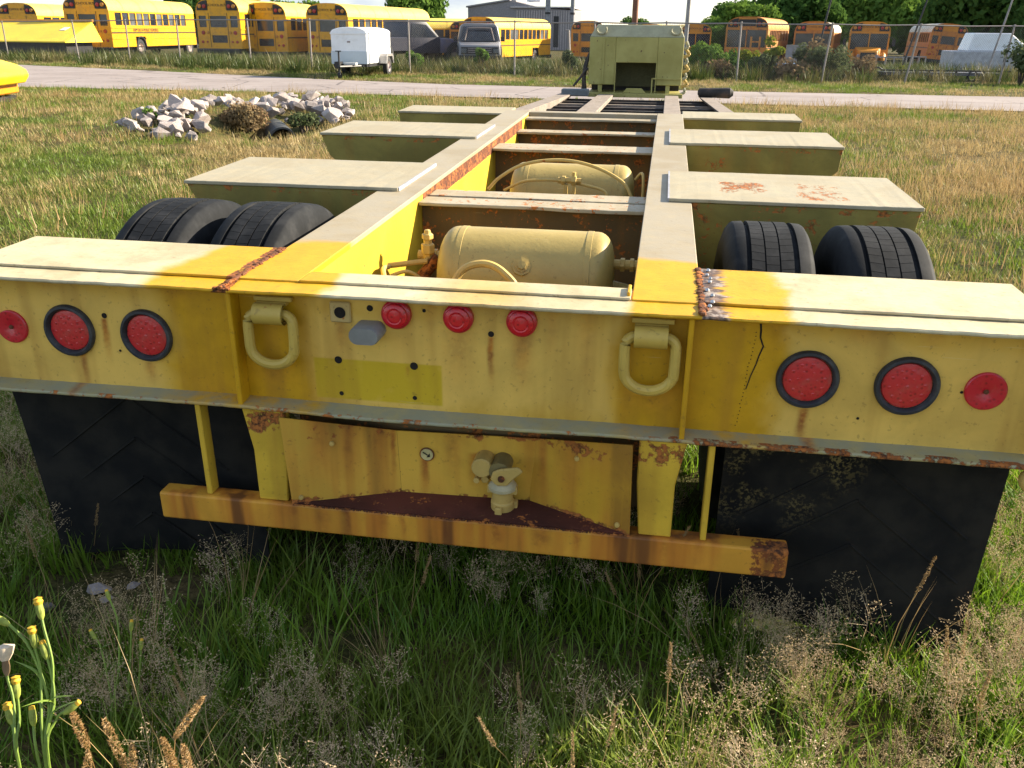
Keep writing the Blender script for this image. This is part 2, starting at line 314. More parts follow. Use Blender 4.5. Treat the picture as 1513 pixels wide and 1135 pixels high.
# --- lamps on the rear web
def disc_set(name, x, z, parts):
    e = bpy.data.objects.new(name, None); COL.objects.link(e); e.parent = tr; e.location = (x, YW, z); e.empty_display_size = .03
    for nm, mb, mat in parts: mb.build(nm, mat, e, smooth=True)
    return e
for s in (-1, 1):
    for xx in (.7985, 1.0096):
        g = MB().lathe([(0, .0685), (-.006, .0690), (-.012, .066), (-.013, .060), (-.009, .056), (.002, .0535)], axis='y', n=48)
        l = MB().lathe([(.001, .0545), (-.003, .052), (-.0055, .040), (-.007, .02), (-.0075, .0001)], axis='y', n=40)
        led = MB()
        for k, (rr, nn) in enumerate(((0, 1), (.02, 6), (.037, 10))):
            for q in range(nn):
                a = 2*math.pi*q/nn+k; led.ball((rr*math.cos(a), -.0066+.05*rr, rr*math.sin(a)), .0048, 8, 4, sy=.4)
        disc_set('tail_light', s*xx, -.1531, (('grommet', g, M_black), ('lens', l, M_lens), ('lens_optics', led, M_lens)))
    g = MB().lathe([(0, .044), (-.005, .0435), (-.007, .041), (-.0075, .012), (-.005, .008), (-.005, .0001)], axis='y', n=40)
    disc_set('reflector', s*1.1725, -.1531, (('lens', g, M_refl), ('screw', MB().lathe([(-.004, .006), (-.009, .005), (-.010, .0001)], axis='y', n=12), M_rust)))
for xx in (-.146, .003, .152):
    g = MB().lathe([(0, .036), (-.012, .0355), (-.016, .032), (-.017, .029)], axis='y', n=36)
    l = MB().lathe([(-.016, .030), (-.022, .0285), (-.026, .022), (-.027, .0001)], axis='y', n=32)
    l2 = MB().lathe([(-.0265, .020), (-.0285, .019), (-.0275, .016)], axis='y', n=24)
    disc_set('marker_light', xx, -.056, (('base_ring', g, M_refl), ('lens', l, M_lens2), ('lens_ring', l2, M_lens2)))
for xx, zz, rr in ((-.2845, -.060, .0125), (-.212, -.047, .007), (-.300, -.184, .0085), (-.110, -.187, .0088), (-.298, -.273, .005), (-.111, -.271, .005), (.079, -.093, .0065), (-.907, -.108, .0065), (-.88, -.20, .003), (1.125, -.16, .003), (-.08, -.045, .004), (.92, -.24, .003)):
    yo = YW-.0072 if rr > .012 else YW
    part('bolt_hole', MB().lathe([(yo-.0012, rr*1.12), (yo-.0014, rr), (yo-.0008, rr*.9), (yo-.0006, .0001)], (xx, 0, zz), 'y', 18), M_hole, smooth=True)
part('hole_backing_plate', MB().box(-.3105, -.2585, YW-.007, YW, -.086, -.034), paint('stained_plate_paint', (.50, .36, .14), None, .60, vst=.3), bevel=.003)
b = MB(); n = 28; pr = []
for i in range(n):
    a = 2*math.pi*i/n; pr.append((.021*math.cos(a)+(.016 if math.cos(a) > 0 else -.016), .021*math.sin(a)))
vs = []
for t, k in ((0, 1), (-.055, 1), (-.062, .93)):
    vs += [(-.212+u*k, YW+t, -.098+v*k) for u, v in pr]
b.add(vs, [tuple(range(2*n, 3*n))]+[(q*n+i, q*n+(i+1) % n, (q+1)*n+(i+1) % n, (q+1)*n+i) for q in range(2) for i in range(n)])
part('grey_socket_cover', b, M_grey, smooth=True)
# crack and pry marks
cr = [(.683, -.024), (.686, -.045), (.6865, -.062), (.695, -.082), (.688, -.105), (.684, -.125), (.675, -.155), (.668, -.188)]
b = MB(); vs = []
for i, (u, v) in enumerate(cr):
    q = .0022*(1-.5*i/7); vs += [(u-q, YW-.0011, v), (u+q, YW-.0011, v)]
b.add(vs, [(2*i, 2*i+1, 2*i+3, 2*i+2) for i in range(len(cr)-1)]); part('crack', b, M_hole)
b = MB()
for i in range(26):
    t = i/25; u = .676-.02*t+random.uniform(-.002, .002); v = -.05-.23*t; b.ball((u, YW-.0004, v), .0014, 6, 3)
part('chip_line', b, M_hole)
# D-rings
for s, xx, zz in ((-1, -.451, 0), (1, .4475, 0)):
    e = empty('tie_down_ring'); e.parent = tr
    br = MB().lathe([(xx-.037, .026), (xx+.037, .026)], (0, .026, -.066), 'x', 20, R(60), R(300)); br.lathe([(xx+.037, .018), (xx-.037, .018)], (0, .026, -.066), 'x', 20, R(60), R(300))
    br.box(xx-.037, xx+.037, .036, YW, -.048, -.040); br.box(xx-.037, xx+.037, .036, YW, -.094, -.086)
    br.build('bracket', M_ring, e, smooth=True); MB().box(xx-.045, xx+.05, .04, YW, -.040, -.028).build('bracket_pad', M_ring, e, bevel=.002)
    pts = []
    cxr, half, top, bot = xx, .056, -.066, -.193
    for i in range(9): a = math.pi+math.pi*i/8; pts.append((cxr+half*math.cos(a), .018, bot+half*.82+half*.82*math.sin(a)))
    pts += [(cxr+half, .022, top-.02), (cxr+half*.8, .025, top-.004), (cxr+half*.5, .026, top), (cxr-half*.5, .026, top), (cxr-half*.8, .025, top-.004), (cxr-half, .022, top-.02)]
    MB().tube(spline(pts+[pts[0]], 4)[:-1], .0125, 10, True).build('ring', M_ring, e, smooth=True)
# --- under-ride bumper with recess
part('bumper_bar', MB().box(-.806, .806, 0, .055, -.652, -.574), M_bar, bevel=.006, seg=2)
for s in (-1, 1):
    xo_, xi_, xo2, xi2 = (.548, .438, .528, .450)
    b = MB().hexa([(s*xo2, .012, -.5735), (s*xi2, .012, -.5735), (s*xi2, .05, -.5735), (s*xo2, .05, -.5735)], [(s*xo2, .012, -.43), (s*xi_, .012, -.43), (s*xi_, .05, -.43), (s*xo2, .05, -.43)])
    b.hexa([(s*xo2, .012, -.43), (s*xi_, .012, -.43), (s*xi_, .05, -.43), (s*xo2, .05, -.43)], [(s*xo_, .012, -.3125), (s*xi_, .012, -.3125), (s*xi_, .05, -.3125), (s*xo_, .05, -.3125)])
    part('bumper_post', b, M_barR, bevel=.003)
    xx = -.668 if s < 0 else .604
    part('hanger_strap', MB().box(xx-.006, xx+.008, .012, .052, -.5735, -.3125), M_barR, bevel=.002)
def panel(p, t=.004):
    b = MB(); q = [Vector(v) for v in p]; n = (q[1]-q[0]).cross(q[3]-q[0]).normalized()*t; return b.hexa(q, [v+n for v in q])
part('recess_panel', panel([(-.434, .002, -.573), (-.174, .108, -.573), (-.180, .112, -.392), (-.447, .006, -.328)]), M_panel)
part('recess_panel', panel([(-.172, .108, -.573), (.164, .122, -.573), (.182, .122, -.388), (-.178, .112, -.392)]), M_panel)
part('recess_panel', panel([(.166, .122, -.573), (.430, .002, -.573), (.424, .004, -.326), (.184, .122, -.388)]), M_panel)
part('recess_floor', MB().prism([(-.43, .004), (.43, .004), (.166, .120), (-.172, .106)], 'z', -.5735, -.568), paint('rust_floor', (.105, .028, .016), None, .58, vst=0, rough=.95, tone=.5))
part('recess_light_block', MB().box(-.45, .45, .135, .50, -.57, -.3125), M_crossw)  # added dark box that stops light coming through the gap above the panels
for xx, yy, zz in ((-.33, .045, -.41), (.29, .064, -.405), (-.41, .008, -.553), (.398, .012, -.55)):
    part('panel_bolt', MB().lathe([(yy-.001, .007), (yy-.006, .006), (yy-.007, .0001)], (xx, 0, zz), 'y', 10), M_brass, smooth=True)
bead((-.43, -.002, -.571), (.43, -.002, -.571), .0035, M_rust, step=.006, jit=.002)
d = disc_set('arrow_plate', -.100, -.452, ())
d.location.y = .106
MB().lathe([(0, .0165), (-.003, .016), (-.0032, .0001)], axis='y', n=24).build('disc', plain('cream_disc', (.55, .47, .22), .5), d)
MB().lathe([(.0005, .0195), (-.001, .0195), (-.001, .0165)], axis='y', n=24).build('rim', M_rust, d)
b = MB().add([(-.011, -.0042, .006), (-.009, -.0042, .009), (.004, -.0042, .001), (.002, -.0042, -.002)], [(0, 1, 2, 3)]); b.add([(.009, -.0042, -.005), (-.001, -.0042, -.007), (.008, -.0042, .006)], [(0, 1, 2)])
b.build('arrow', M_hole, d)
# glad-hand valve
v = empty('air_valve', (.104, .072, -.570)); v.parent = tr
MB().lathe([(.0, .001), (.0, .028), (.004, .030), (.022, .030), (.026, .0265), (.052, .026), (.054, .028), (.058, .0285), (.060, .001)], axis='z', n=28).build('body', M_brass, v, smooth=True)
for a in (0, 120, 240):
    ca, sa = math.cos(R(a+20)), math.sin(R(a+20)); MB().box(ca*.03-.009, ca*.03+.009, sa*.03-.009, sa*.03+.009, .0, .020).build('base_lug', M_brass, v, bevel=.002)
MB().lathe([(.060, .036), (.068, .036), (.074, .031), (.082, .024), (.084, .001)], axis='z', n=28).build('collar', plain('grey_gasket', (.46, .40, .24), .5), v, smooth=True)
for s in (-1, 1): MB().box(s*.03-.008, s*.03+.008, -.010, .010, .046, .069).build('lug', M_brass, v, bevel=.002)
b = MB().prism([(-.030, -.012), (-.024, .010), (-.004, .020), (.040, .028), (.052, .016), (.028, -.006), (.012, -.026), (-.014, -.028)], 'y', -.030, -.020)
c_ = b.build('cover_flap', M_brass, v, bevel=.003); c_.location = (.004, -.002, .108)
MB().lathe([(-.032, .009), (-.037, .008), (-.038, .0001)], axis='y', n=12, c=(.002, 0, .102)).build('pivot_bolt', M_rust, v, smooth=True)
MB().cyl((-.006, .112), .026, -.018, .048, 'y', 24).build('valve_neck', plain('dull_grey_metal', (.20, .155, .06), .5), v, smooth=True)
MB().cyl((-.052, .115), .0265, -.012, .05, 'y', 28).build('round_cap', M_brass, v, bevel=.003, smooth=True)
MB().cyl((-.068, .072), .008, .0, .05, 'y', 12).cyl((-.048, .072), .011, .01, .05, 'y', 6).build('hose_fitting', M_brass, v, bevel=.001)
# --- rails
for s in (-1, 1):
    a, b_ = sorted((s*XI, s*XO))
    bb = MB(); n = 60
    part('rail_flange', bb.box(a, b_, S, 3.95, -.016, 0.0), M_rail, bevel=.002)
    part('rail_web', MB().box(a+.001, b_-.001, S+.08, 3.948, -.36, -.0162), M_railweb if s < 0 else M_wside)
part('corner_tab', MB().box(XI-.012, XI-.004, .10, .165, -.02, .012), M_rail, bevel=.002)
for y0, y1, zt in ((1.185, 1.30, -.032), (1.335, 1.45, -.034), (2.60, 2.80, -.045), (3.38, 3.50, -.06), (3.70, 3.80, -.02)):
    part('crossmember_flange', wavy(-XI+.001, XI-.001, y0, y1, zt-.012, zt, .02, .002, .004, y0), M_cross if y0 < 3.6 else M_rail, bevel=.002)
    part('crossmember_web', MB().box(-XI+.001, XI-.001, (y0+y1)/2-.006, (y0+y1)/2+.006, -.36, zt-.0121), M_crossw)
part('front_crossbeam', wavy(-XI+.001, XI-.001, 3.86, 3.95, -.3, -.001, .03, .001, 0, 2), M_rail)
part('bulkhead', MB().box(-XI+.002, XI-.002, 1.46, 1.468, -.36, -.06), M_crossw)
# --- wing beams (outriggers)
for (n0, f0, tl, trr, sl, srr) in ((1.2114, 1.7603, 1.296, 1.302, .55, .14), (2.5854, 3.099, 1.29, 1.286, .36, .08), (3.9358, 4.30, 1.272, 1.272, .12, .06)):
    for s, tip, sp in ((-1, tl, sl), (1, trr, srr)):
        e = empty('outrigger'); e.parent = tr
        x_in = .477 if n0 < 3.5 else .556
        a, b_ = sorted((s*x_in, s*tip)); zt = .012 if n0 < 3.5 else -.02
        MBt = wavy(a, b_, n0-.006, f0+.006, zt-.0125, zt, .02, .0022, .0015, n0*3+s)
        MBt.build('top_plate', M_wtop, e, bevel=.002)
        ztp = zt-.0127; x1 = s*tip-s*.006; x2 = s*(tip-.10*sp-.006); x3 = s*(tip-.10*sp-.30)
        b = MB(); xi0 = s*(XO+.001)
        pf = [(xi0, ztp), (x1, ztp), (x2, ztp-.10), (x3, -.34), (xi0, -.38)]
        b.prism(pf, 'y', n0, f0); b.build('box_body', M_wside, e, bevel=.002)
        if n0 < 3.5: MB().box(s*.476-.003, s*.476+.003, n0, f0, .0005, .0125).build('shadow_edge', plain('edge_shadow_blue', (.33, .33, .36), .6), e)  # inner plate edge coloured blue-grey for the shadow on its side face
# --- air tanks
def tank(name, x0, x1, y, z, r):
    e = empty(name); e.parent = tr; prof = []
    hd = .055
    for i in range(9):
        t = i/8*math.pi/2; prof.append((x0+hd*(1-math.sin(t)), max(.0001, r*math.cos(t)**.55) if i else r))
    prof = prof[::-1]
    prof += [(x0+hd+.012, r), (x0+hd+.0125, r+.0015), (x0+hd+.03, r+.0015), (x0+hd+.0305, r), (x1-hd-.0305, r), (x1-hd-.03, r+.0015), (x1-hd-.0125, r+.0015), (x1-hd-.012, r)]
    for i in range(9):
        t = i/8*math.pi/2; prof.append((x1-hd*(1-math.sin(t)), max(.0001, r*math.cos(t)**.55) if i else r))
    MB().lathe(prof, (0, y, z), 'x', 56).build('shell', M_tank, e, smooth=True, angle=50)
    return e
t1 = tank('air_tank', -.225, .322, .815, -.175, .150)
a_ = R(62); ny, nz = -math.sin(a_), math.cos(a_)
pl_ = MB(); pl_.lathe([(0, .030), (.008, .029), (.009, .020), (.014, .020), (.015, .013), (.026, .013), (.027, .0001)], axis='z', n=8)
o = pl_.build('drain_plug', M_tank, t1); o.location = (.052, .815+ny*.149, -.175+nz*.149); o.rotation_euler = (a_, 0, .2)
t2 = tank('air_tank', -.20, .335, 2.02, -.165, .15)
for x0, x1 in ((.32, .40), (-.30, -.225)):
    MB().cyl((.815, -.12), .016, x0, x1, 'x', 12).cyl((.815, -.12), .022, x0+.02, x0+.034, 'x', 6).cyl((.815, -.12), .022, x0+.05, x0+.062, 'x', 6).build('fitting', M_brass, t1, bevel=.001)
MB().cyl((.80, -.19), .025, .31, .37, 'x', 14, .012).build('fitting', M_tank, t1, smooth=True)
# valve cluster and hoses at the left of the front tank
vb = empty('relay_valve'); vb.parent = tr
MB().lathe([(-.16, .015), (-.11, .015), (-.108, .022), (-.08, .022), (-.078, .014), (-.065, .014), (-.063, .019), (-.048, .019), (-.046, .012), (-.035, .010), (-.033, .0001)], (-.265, .80, .0), 'z', 6).build('valve_body', M_brass, vb, bevel=.0015)
MB().tube([(-.265, .80, -.12), (-.265, .78, -.13), (-.38, .74, -.14)], .009, 8).build('inlet_pipe', M_brass, vb, smooth=True)
MB().tube([(-.23, .80, -.12), (-.30, .78, -.2), (-.31, .70, -.30)], .02, 10).build('valve_elbow', M_rust, vb, smooth=True)
def hose(pts, r, mat, name='air_hose'): part(name, MB().tube(spline(pts, 8), r, 8), mat, smooth=True)
hose([(-.375, .73, -.14), (-.37, .66, -.13), (-.345, .60, -.16), (-.325, .56, -.22), (-.32, .55, -.32)], .008, M_brass)
hose([(-.36, .70, -.16), (-.31, .72, -.15), (-.265, .74, -.19), (-.25, .74, -.26)], .006, M_brass)
hose([(-.11, .40, -.40), (-.105, .42, -.15), (-.08, .44, -.062), (-.02, .45, -.036), (.04, .44, -.055), (.09, .42, -.12), (.11, .40, -.30)], .0105, M_brass)
hose([(-.20, .62, -.33), (-.27, .66, -.25), (-.30, .72, -.20)], .013, M_black); hose([(-.17, .60, -.36), (-.24, .66, -.27), (-.26, .76, -.22)], .011, M_black)
hose([(-.27, 1.83, -.10), (-.22, 1.84, -.05), (-.12, 1.85, .005), (.03, 1.86, .025), (.17, 1.85, .005), (.29, 1.83, -.05), (.335, 1.80, -.11)], .007, M_brass)
hose([(-.20, 1.82, -.10), (-.12, 1.81, -.06), (-.03, 1.80, -.048), (.05, 1.80, -.05), (.15, 1.80, -.065), (.22, 1.80, -.085), (.235, 1.79, -.12)], .006, M_brass)
cv = empty('check_valve'); cv.parent = tr
MB().lathe([(.03, .014), (.045, .014), (.046, .020), (.06, .020), (.061, .013), (.085, .013), (.086, .021), (.105, .021), (.106, .012), (.125, .012)], (0, 1.79, -.045), 'x', 6).build('valve_body', M_brass, cv, bevel=.001)
MB().box(.055, .07, 1.78, 1.80, -.11, -.06).box(.09, .102, 1.78, 1.80, -.10, -.06).build('valve_bracket', M_brass, cv, bevel=.001)
MB().cyl((.095, 1.79), .009, -.06, -.01, 'z', 6).build('valve_stem', M_brass, cv)
hose([(.34, 1.95, -.06), (.365, 1.93, -.03), (.375, 1.88, -.06), (.375, 1.84, -.2)], .006, M_brass)
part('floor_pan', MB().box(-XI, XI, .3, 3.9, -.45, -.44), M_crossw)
# --- wheels
tyre_R = .465; TW = .225
M_tyre = plain('tyre_rubber', (.011, .012, .014), .8, var=.35, scale=9, spec=.2, dirt=(.04, .039, .039), dirt_amt=.4, bump=.15)
M_rim = plain('white_rim', (.42, .40, .34), .5, var=.3)
prof = [(-.095, .29), (-.115, .33), (-.124, .37), (-.122, .41), (-.112, .442), (-.102, .456), (-.096, .4595), (-.070, .4615), (-.0695, .450), (-.058, .450), (-.0575, .456), (.0575, .456), (.058, .450), (.0695, .450), (.070, .4615), (.096, .4595), (.102, .456), (.112, .442), (.122, .41), (.124, .37), (.115, .33), (.095, .29)]
me_tyre = MB().lathe(prof, axis='x', n=96).mesh('tyre', M_tyre, smooth=True, angle=40)
b = MB(); NB = 84
for rib in range(3):
    xa = -.057+rib*.0385; xb = xa+.0345
    for i in range(NB):
        a0 = 2*math.pi*(i+(rib % 2)*.5)/NB; a1 = a0+2*math.pi/NB*.95; vs = []
        for rr in (.452, .4625):
            for x_, a in ((xa, a0), (xb, a0+.012*(1-rib)), (xb, a1+.012*(1-rib)), (xa, a1)): vs.append((x_, rr*math.cos(a), rr*math.sin(a)))
        b.add(vs, [(4, 5, 6, 7), (0, 1, 5, 4), (1, 2, 6, 5), (2, 3, 7, 6), (3, 0, 4, 7)])
me_tread = b.mesh('tread_blocks', M_tyre)
me_rim = MB().lathe([(-.10, .295), (-.10, .275), (-.06, .25), (.02, .24), (.03, .10), (.06, .09), (.06, .0001)], axis='x', n=40).mesh('rim', M_rim, smooth=True)
me_rim2 = MB().lathe([(.10, .295), (.10, .275), (.06, .25), (.03, .24), (.025, .10)], axis='x', n=40).mesh('rim_back', M_rim, smooth=True)
for s in (-1, 1):
    for xx in (.763, 1.072):
        e = empty('wheel', (s*xx, .785, -.435)); e.parent = tr; e.rotation_euler = (random.uniform(0, 6), 0, 0)
        link_mesh('tyre', me_tyre, None, e); link_mesh('tread_blocks', me_tread, None, e); link_mesh('rim', me_rim, None, e); link_mesh('rim_back', me_rim2, None, e)
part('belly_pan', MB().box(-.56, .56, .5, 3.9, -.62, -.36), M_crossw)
part('axle', MB().cyl((.785, -.435), .065, -1.1, 1.1, 'x', 20), M_rust, smooth=True)
# --- mud flaps with chevron ribs
N = NT('flap_rubber'); P_ = N.obj_co(tr); a = N.noise(P_, 9, 5, .6); b2 = N.noise(P_, 120, 3, .6); x_, y_, z_ = N.xyz(P_)
msk = N.mul(N.sm(N.noise(P_, 7, 4, .6), .46, .58), N.sm(b2, .47, .60), N.band(N.m('ADD', x_, N.mul(z_, -.6)), .90, 1.18, .08), N.sm(z_, -.66, -.42))
M_flap = N.bsdf(N.mix(N.mul(msk, .6), N.mix(N.sm(a, .35, .65), (.009, .009, .009), (.020, .018, .015)), (.26, .20, .075)), .9, 0, .15, b2, .2, .001)
for s in (-1, 1):
    x0, x1 = (-1.283, -.575) if s < 0 else (.645, 1.292)
    e = empty('mud_flap'); e.parent = tr; b = MB(); nx, nz = 16, 14; vs = []
    for j in range(nz+1):
        t = j/nz; z = -.306-t*(.56 if s < 0 else .57)
        for i in range(nx+1):
            u = i/nx; xl, xr = x0+(.085*t if s < 0 else 0), x1-(0 if s < 0 else .03*t); x = xl+(xr-xl)*u
            y = .118+.035*t*t*math.sin(u*5+s)+.02*t-(.03*t*(1-u) if s < 0 else .03*t*u)
            vs.append((x, y, z))
    fs = [(j*(nx+1)+i, j*(nx+1)+i+1, (j+1)*(nx+1)+i+1, (j+1)*(nx+1)+i) for j in range(nz) for i in range(nx)]
    K = len(vs); vs2 = vs+[(p[0], p[1]+.008, p[2]) for p in vs]
    fs2 = fs+[tuple(k+K for k in f)[::-1] for f in fs]; bd = [i for i in range(nx+1)]+[j*(nx+1)+nx for j in range(1, nz+1)]+[nz*(nx+1)+i for i in range(nx-1, -1, -1)]+[j*(nx+1) for j in range(nz-1, 0, -1)]
    fs2 += [(bd[i], bd[(i+1) % len(bd)], bd[(i+1) % len(bd)]+K, bd[i]+K) for i in range(len(bd))]
    b.add(vs2, fs2).build('rubber_sheet', M_flap, e, smooth=True)
    xm = (x0+x1)/2
    for k in range(4):
        for d_ in (-1, 1):
            zt = -.36-k*.125; L = .26; pts = []
            for q in range(6): t = q/5; xx = xm+d_*L*t; zz = zt-t*.20; tt = (-.306-zz)/.6; u = (xx-x0)/(x1-x0); yy = .118+.035*tt*tt*math.sin(u*5+s)+.02*tt-(.03*tt*(1-u) if s < 0 else .03*tt*u); pts.append((xx, yy-.0005, zz))
            MB().tube(pts, .0045, 5).build('chevron_rib', M_flap, e)
    for u in (.15, .5, .85): part('flap_bolt', MB().lathe([(.112, .008), (.106, .007), (.105, .0001)], (x0+(x1-x0)*u, 0, -.345), 'y', 10), M_hole, e, smooth=True)
part('corner_pad', MB().ball((1.300, .02, -.345), .03, 12, 8), M_brass, smooth=True)
# --- low deck ahead of the rear frame (level, lower)
M_deck = plain('deck_plank', (.27, .22, .18), .85, var=.4, scale=5, dirt=(.10, .075, .055), dirt_amt=.6, bump=.3)
M_dark = plain('dark_deck_steel', (.03, .026, .024), .8, var=.5, scale=8, dirt=(.10, .05, .03), dirt_amt=.4)
dk = empty('low_deck'); dk.parent = tr; dk.rotation_euler = (-.030, 0, 0); dk.location = (0, 4.28, -.20)
for x0, x1 in ((-.36, -.18), (.43, .585)): MB().box(x0, x1, 0, 5.0, -.05, -.006).build('deck_plank', M_deck, dk, bevel=.004)
for s, x0, x1 in ((-1, -1.06, -.90), (1, 1.06, 1.20)):
    b = MB().hexa([(x0, 0, -.2), (x1, 0, -.2), (x1-s*.04, 5, -.2), (x0-s*.04, 5, -.2)], [(x0, 0, -.0), (x1, 0, -.0), (x1-s*.25, 5, -.0), (x0-s*.25, 5, -.0)]); b.build('side_beam', M_deck, dk, bevel=.004)
for i in range(12):
    y0 = .2+i*.42; MB().box(-.90, 1.06, y0, y0+.07, -.13, -.055).build('deck_crossmember', M_dark if i % 3 else M_deck, dk)
MB().box(-.95, 1.05, 0, 5, -.26, -.25).build('deck_underpan', M_dark, dk)
MB().lathe([(.80, .02), (.82, .05), (1.16, .06), (1.20, .03), (1.2, .001)], (0, 4.75, .05), 'x', 16).build('rubber_roller', M_dark, dk, smooth=True)
MB().box(-.78, -.46, 4.75, 4.9, -.02, .06).build('step_plate', plain('blue_grey_plate', (.12, .14, .15), .6), dk, bevel=.01)
# ================================================================= gooseneck box
gn = empty('gooseneck', (.055, 9.55, .74)); gn.rotation_euler = (0, 0, .02)
tag(gn, 'pale olive green steel gooseneck box with square opening at far end of trailer', 'gooseneck')
N = NT('olive_paint'); P_ = N.obj_co(gn); n1 = N.noise(P_, 4, 5); n2 = N.noise(P_, 25, 5)
c = N.mix(N.sm(n1, .35, .65), (.30, .265, .075), (.38, .34, .11)); c = N.mix(N.sm(n2, .64, .70), c, (.12, .07, .03))
M_olive = N.bsdf(c, .6, 0, .4); M_olive2 = plain('light_olive_paint', (.34, .32, .20), .6, var=.15)
w_ = .56
for x0, x1 in ((-w_, -.245), (.255, w_)): MB().box(x0, x1, 0, .9, .12, .66).build('side_column', M_olive, gn, bevel=.006)
MB().box(-.244, .254, 0, .9, .375, .66).build('head_panel', M_olive, gn, bevel=.004)
b = MB().hexa([(-w_, 0, .661), (w_, 0, .661), (w_, .9, .661), (-w_, .9, .661)], [(-w_+.08, .10, .80), (w_-.06, .10, .80), (w_-.06, .9, .80), (-w_+.08, .9, .80)]); b.build('sloped_top', M_olive2, gn, bevel=.006)
for x0, x1 in ((-.40, -.38), (-.247, -.235), (.245, .255)): MB().box(x0, x1, -.012, -.001, .13 if x0 < -.3 else .0, .65 if x0 < -.3 else .38).build('rib', M_olive, gn)
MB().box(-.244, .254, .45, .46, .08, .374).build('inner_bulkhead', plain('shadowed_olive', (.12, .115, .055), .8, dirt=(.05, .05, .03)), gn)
MB().box(-w_, w_, .05, .9, .0, .03).build('base_plate', M_olive, gn); MB().box(-w_+.01, w_-.01, .5, .52, .03, .12).build('back_plate', M_dark, gn)
MB().prism([(-.14, .03), (.14, .03), (.09, .085), (-.09, .085)], 'y', -.06, -.02).build('hitch_plate', M_olive, gn, bevel=.004)
MB().box(-w_, w_+.02, -.10, .05, -.02, .028).build('front_sill', M_olive, gn, bevel=.004)
for x in (-.42, .40): MB().box(x-.025, x+.025, .02, .06, .03, .12).build('leg', M_olive, gn)
MB().box(.20, .215, -.02, .0, .03, .20).box(.2, w_-.01, -.02, .0, .19, .205).build('angle_iron', M_olive, gn)
for s in (-1, 1):
    x = s*.445+(.01 if s > 0 else .02); pts = [(x+.058*math.cos(a), .01, .745+.05*math.sin(a)) for a in np.linspace(R(150), R(390), 12)]
    MB().tube(pts, .013, 8).build('lifting_ring', M_olive2, gn, smooth=True)
for k in range(5):
    b = MB().tube(spline([(-w_-.03-.02*k, .1+.1*k, .02), (-w_-.05-.01*k, .1+.1*k, .2+.03*k), (-w_-.02, .15+.1*k, .42+.02*k)], 5), .012, 6); b.build('side_hose', M_dark, gn, smooth=True)
MB().tube([(-w_-.18, .0, .10), (-w_-.02, .1, .30)], .014, 6).build('crank_handle', M_dark, gn)
for k in range(7):
    z = .02+k*.085; MB().tube(spline([(w_+.005, .05, z), (w_+.05+.02*(k % 2), .06, z+.03), (w_+.03, .07, z+.09)], 4), .02, 6).build('side_fitting', M_brass if k % 2 else M_olive2, gn, smooth=True)
# ================================================================= GROUND, ROAD, FENCE, VEGETATION
def lerp_poly(poly, x):
    for (x0, y0), (x1, y1) in zip(poly[:-1], poly[1:]):
        if x <= x1: return y0+(y1-y0)*(x-x0)/(x1-x0)
    return poly[-1][1]
NEAR = [(-220, 18.6), (-70, 19.0), (-16.4, 19.4), (-7.4, 19.5), (2, 19.0), (7.7, 18.6), (70, 17.4), (220, 16)]
FAR = [(-220, 96), (-70, 49.5), (-26, 32.0), (-16.8, 28.4), (-9.4, 25.2), (-5.7, 24.1), (1.6, 23.4), (70, 24.0), (220, 25)]
FEN = [(-120, 78), (-50, 47), (-30.4, 38.2), (-18.9, 33.2), (-12.5, 31), (-4.74, 29.8), (2.64, 28.9), (5.25, 28.9), (11, 30.3), (25, 33), (120, 44)]
def gh(x, y):
    """ground height"""
    h = 0.
    if y > 33: h -= min(.95, (y-33)*.026)
    on = lerp_poly(NEAR, x)-.6 < y < lerp_poly(FAR, x)+.6
    if on: h -= .03
    elif y < 33: h += .022*mn.noise(Vector((x*.9, y*.9, 1)))+.012*mn.noise(Vector((x*3.1, y*3.1, 4)))
    dd = ((x+5.7)/.75)**2+((y-11.6)/1.1)**2
    if dd < 6: h -= .42*math.exp(-dd)
    dm = ((x+7.1)/1.1)**2+((y-12.6)/2.4)**2
    if dm < 6: h += .16*math.exp(-dm)
    return h
def axis(fine0, fine1, st, lo, hi, gr=1.16):
    a = list(np.arange(fine0, fine1, st)); s_ = st; v = a[-1]
    while v < hi: s_ *= gr; v += s_; a.append(min(v, hi))
    s_ = st; v = fine0; pre = []
    while v > lo: s_ *= gr; v -= s_; pre.append(max(v, lo))
    return pre[::-1]+a
gx = axis(-10, 8, .16, -420, 420); gy = axis(-2.2, 34, .16, -40, 700)
vs = [(x, y, gh(x, y)) for y in gy for x in gx]; nx = len(gx)
fs = [(j*nx+i, j*nx+i+1, (j+1)*nx+i+1, (j+1)*nx+i) for j in range(len(gy)-1) for i in range(nx-1)]
N = NT('field_soil'); P_ = N.pos(); n1 = N.noise(P_, .35, 5, .6); n2 = N.noise(P_, 3, 6, .65); n3 = N.noise(P_, 45, 5, .65)
f = N.sm(N.m('ADD', N.mul(n1, .5), N.mul(n2, .5)), .40, .60)
c = N.mix(f, (.060, .075, .018), (.16, .115, .048)); c = N.mix(N.sm(n3, .40, .62), N.mix(.6, c, (.018, .014, .009)), c)
M_soil = N.bsdf(c, .95, 0, .1, n3, .8, .02)
me = bpy.data.meshes.new('ground'); me.from_pydata(vs, [], fs); me.polygons.foreach_set('use_smooth', [True]*len(me.polygons))
tag(link_mesh('ground', me, M_soil), 'grassy field and yard ground around the trailer', kind='structure')
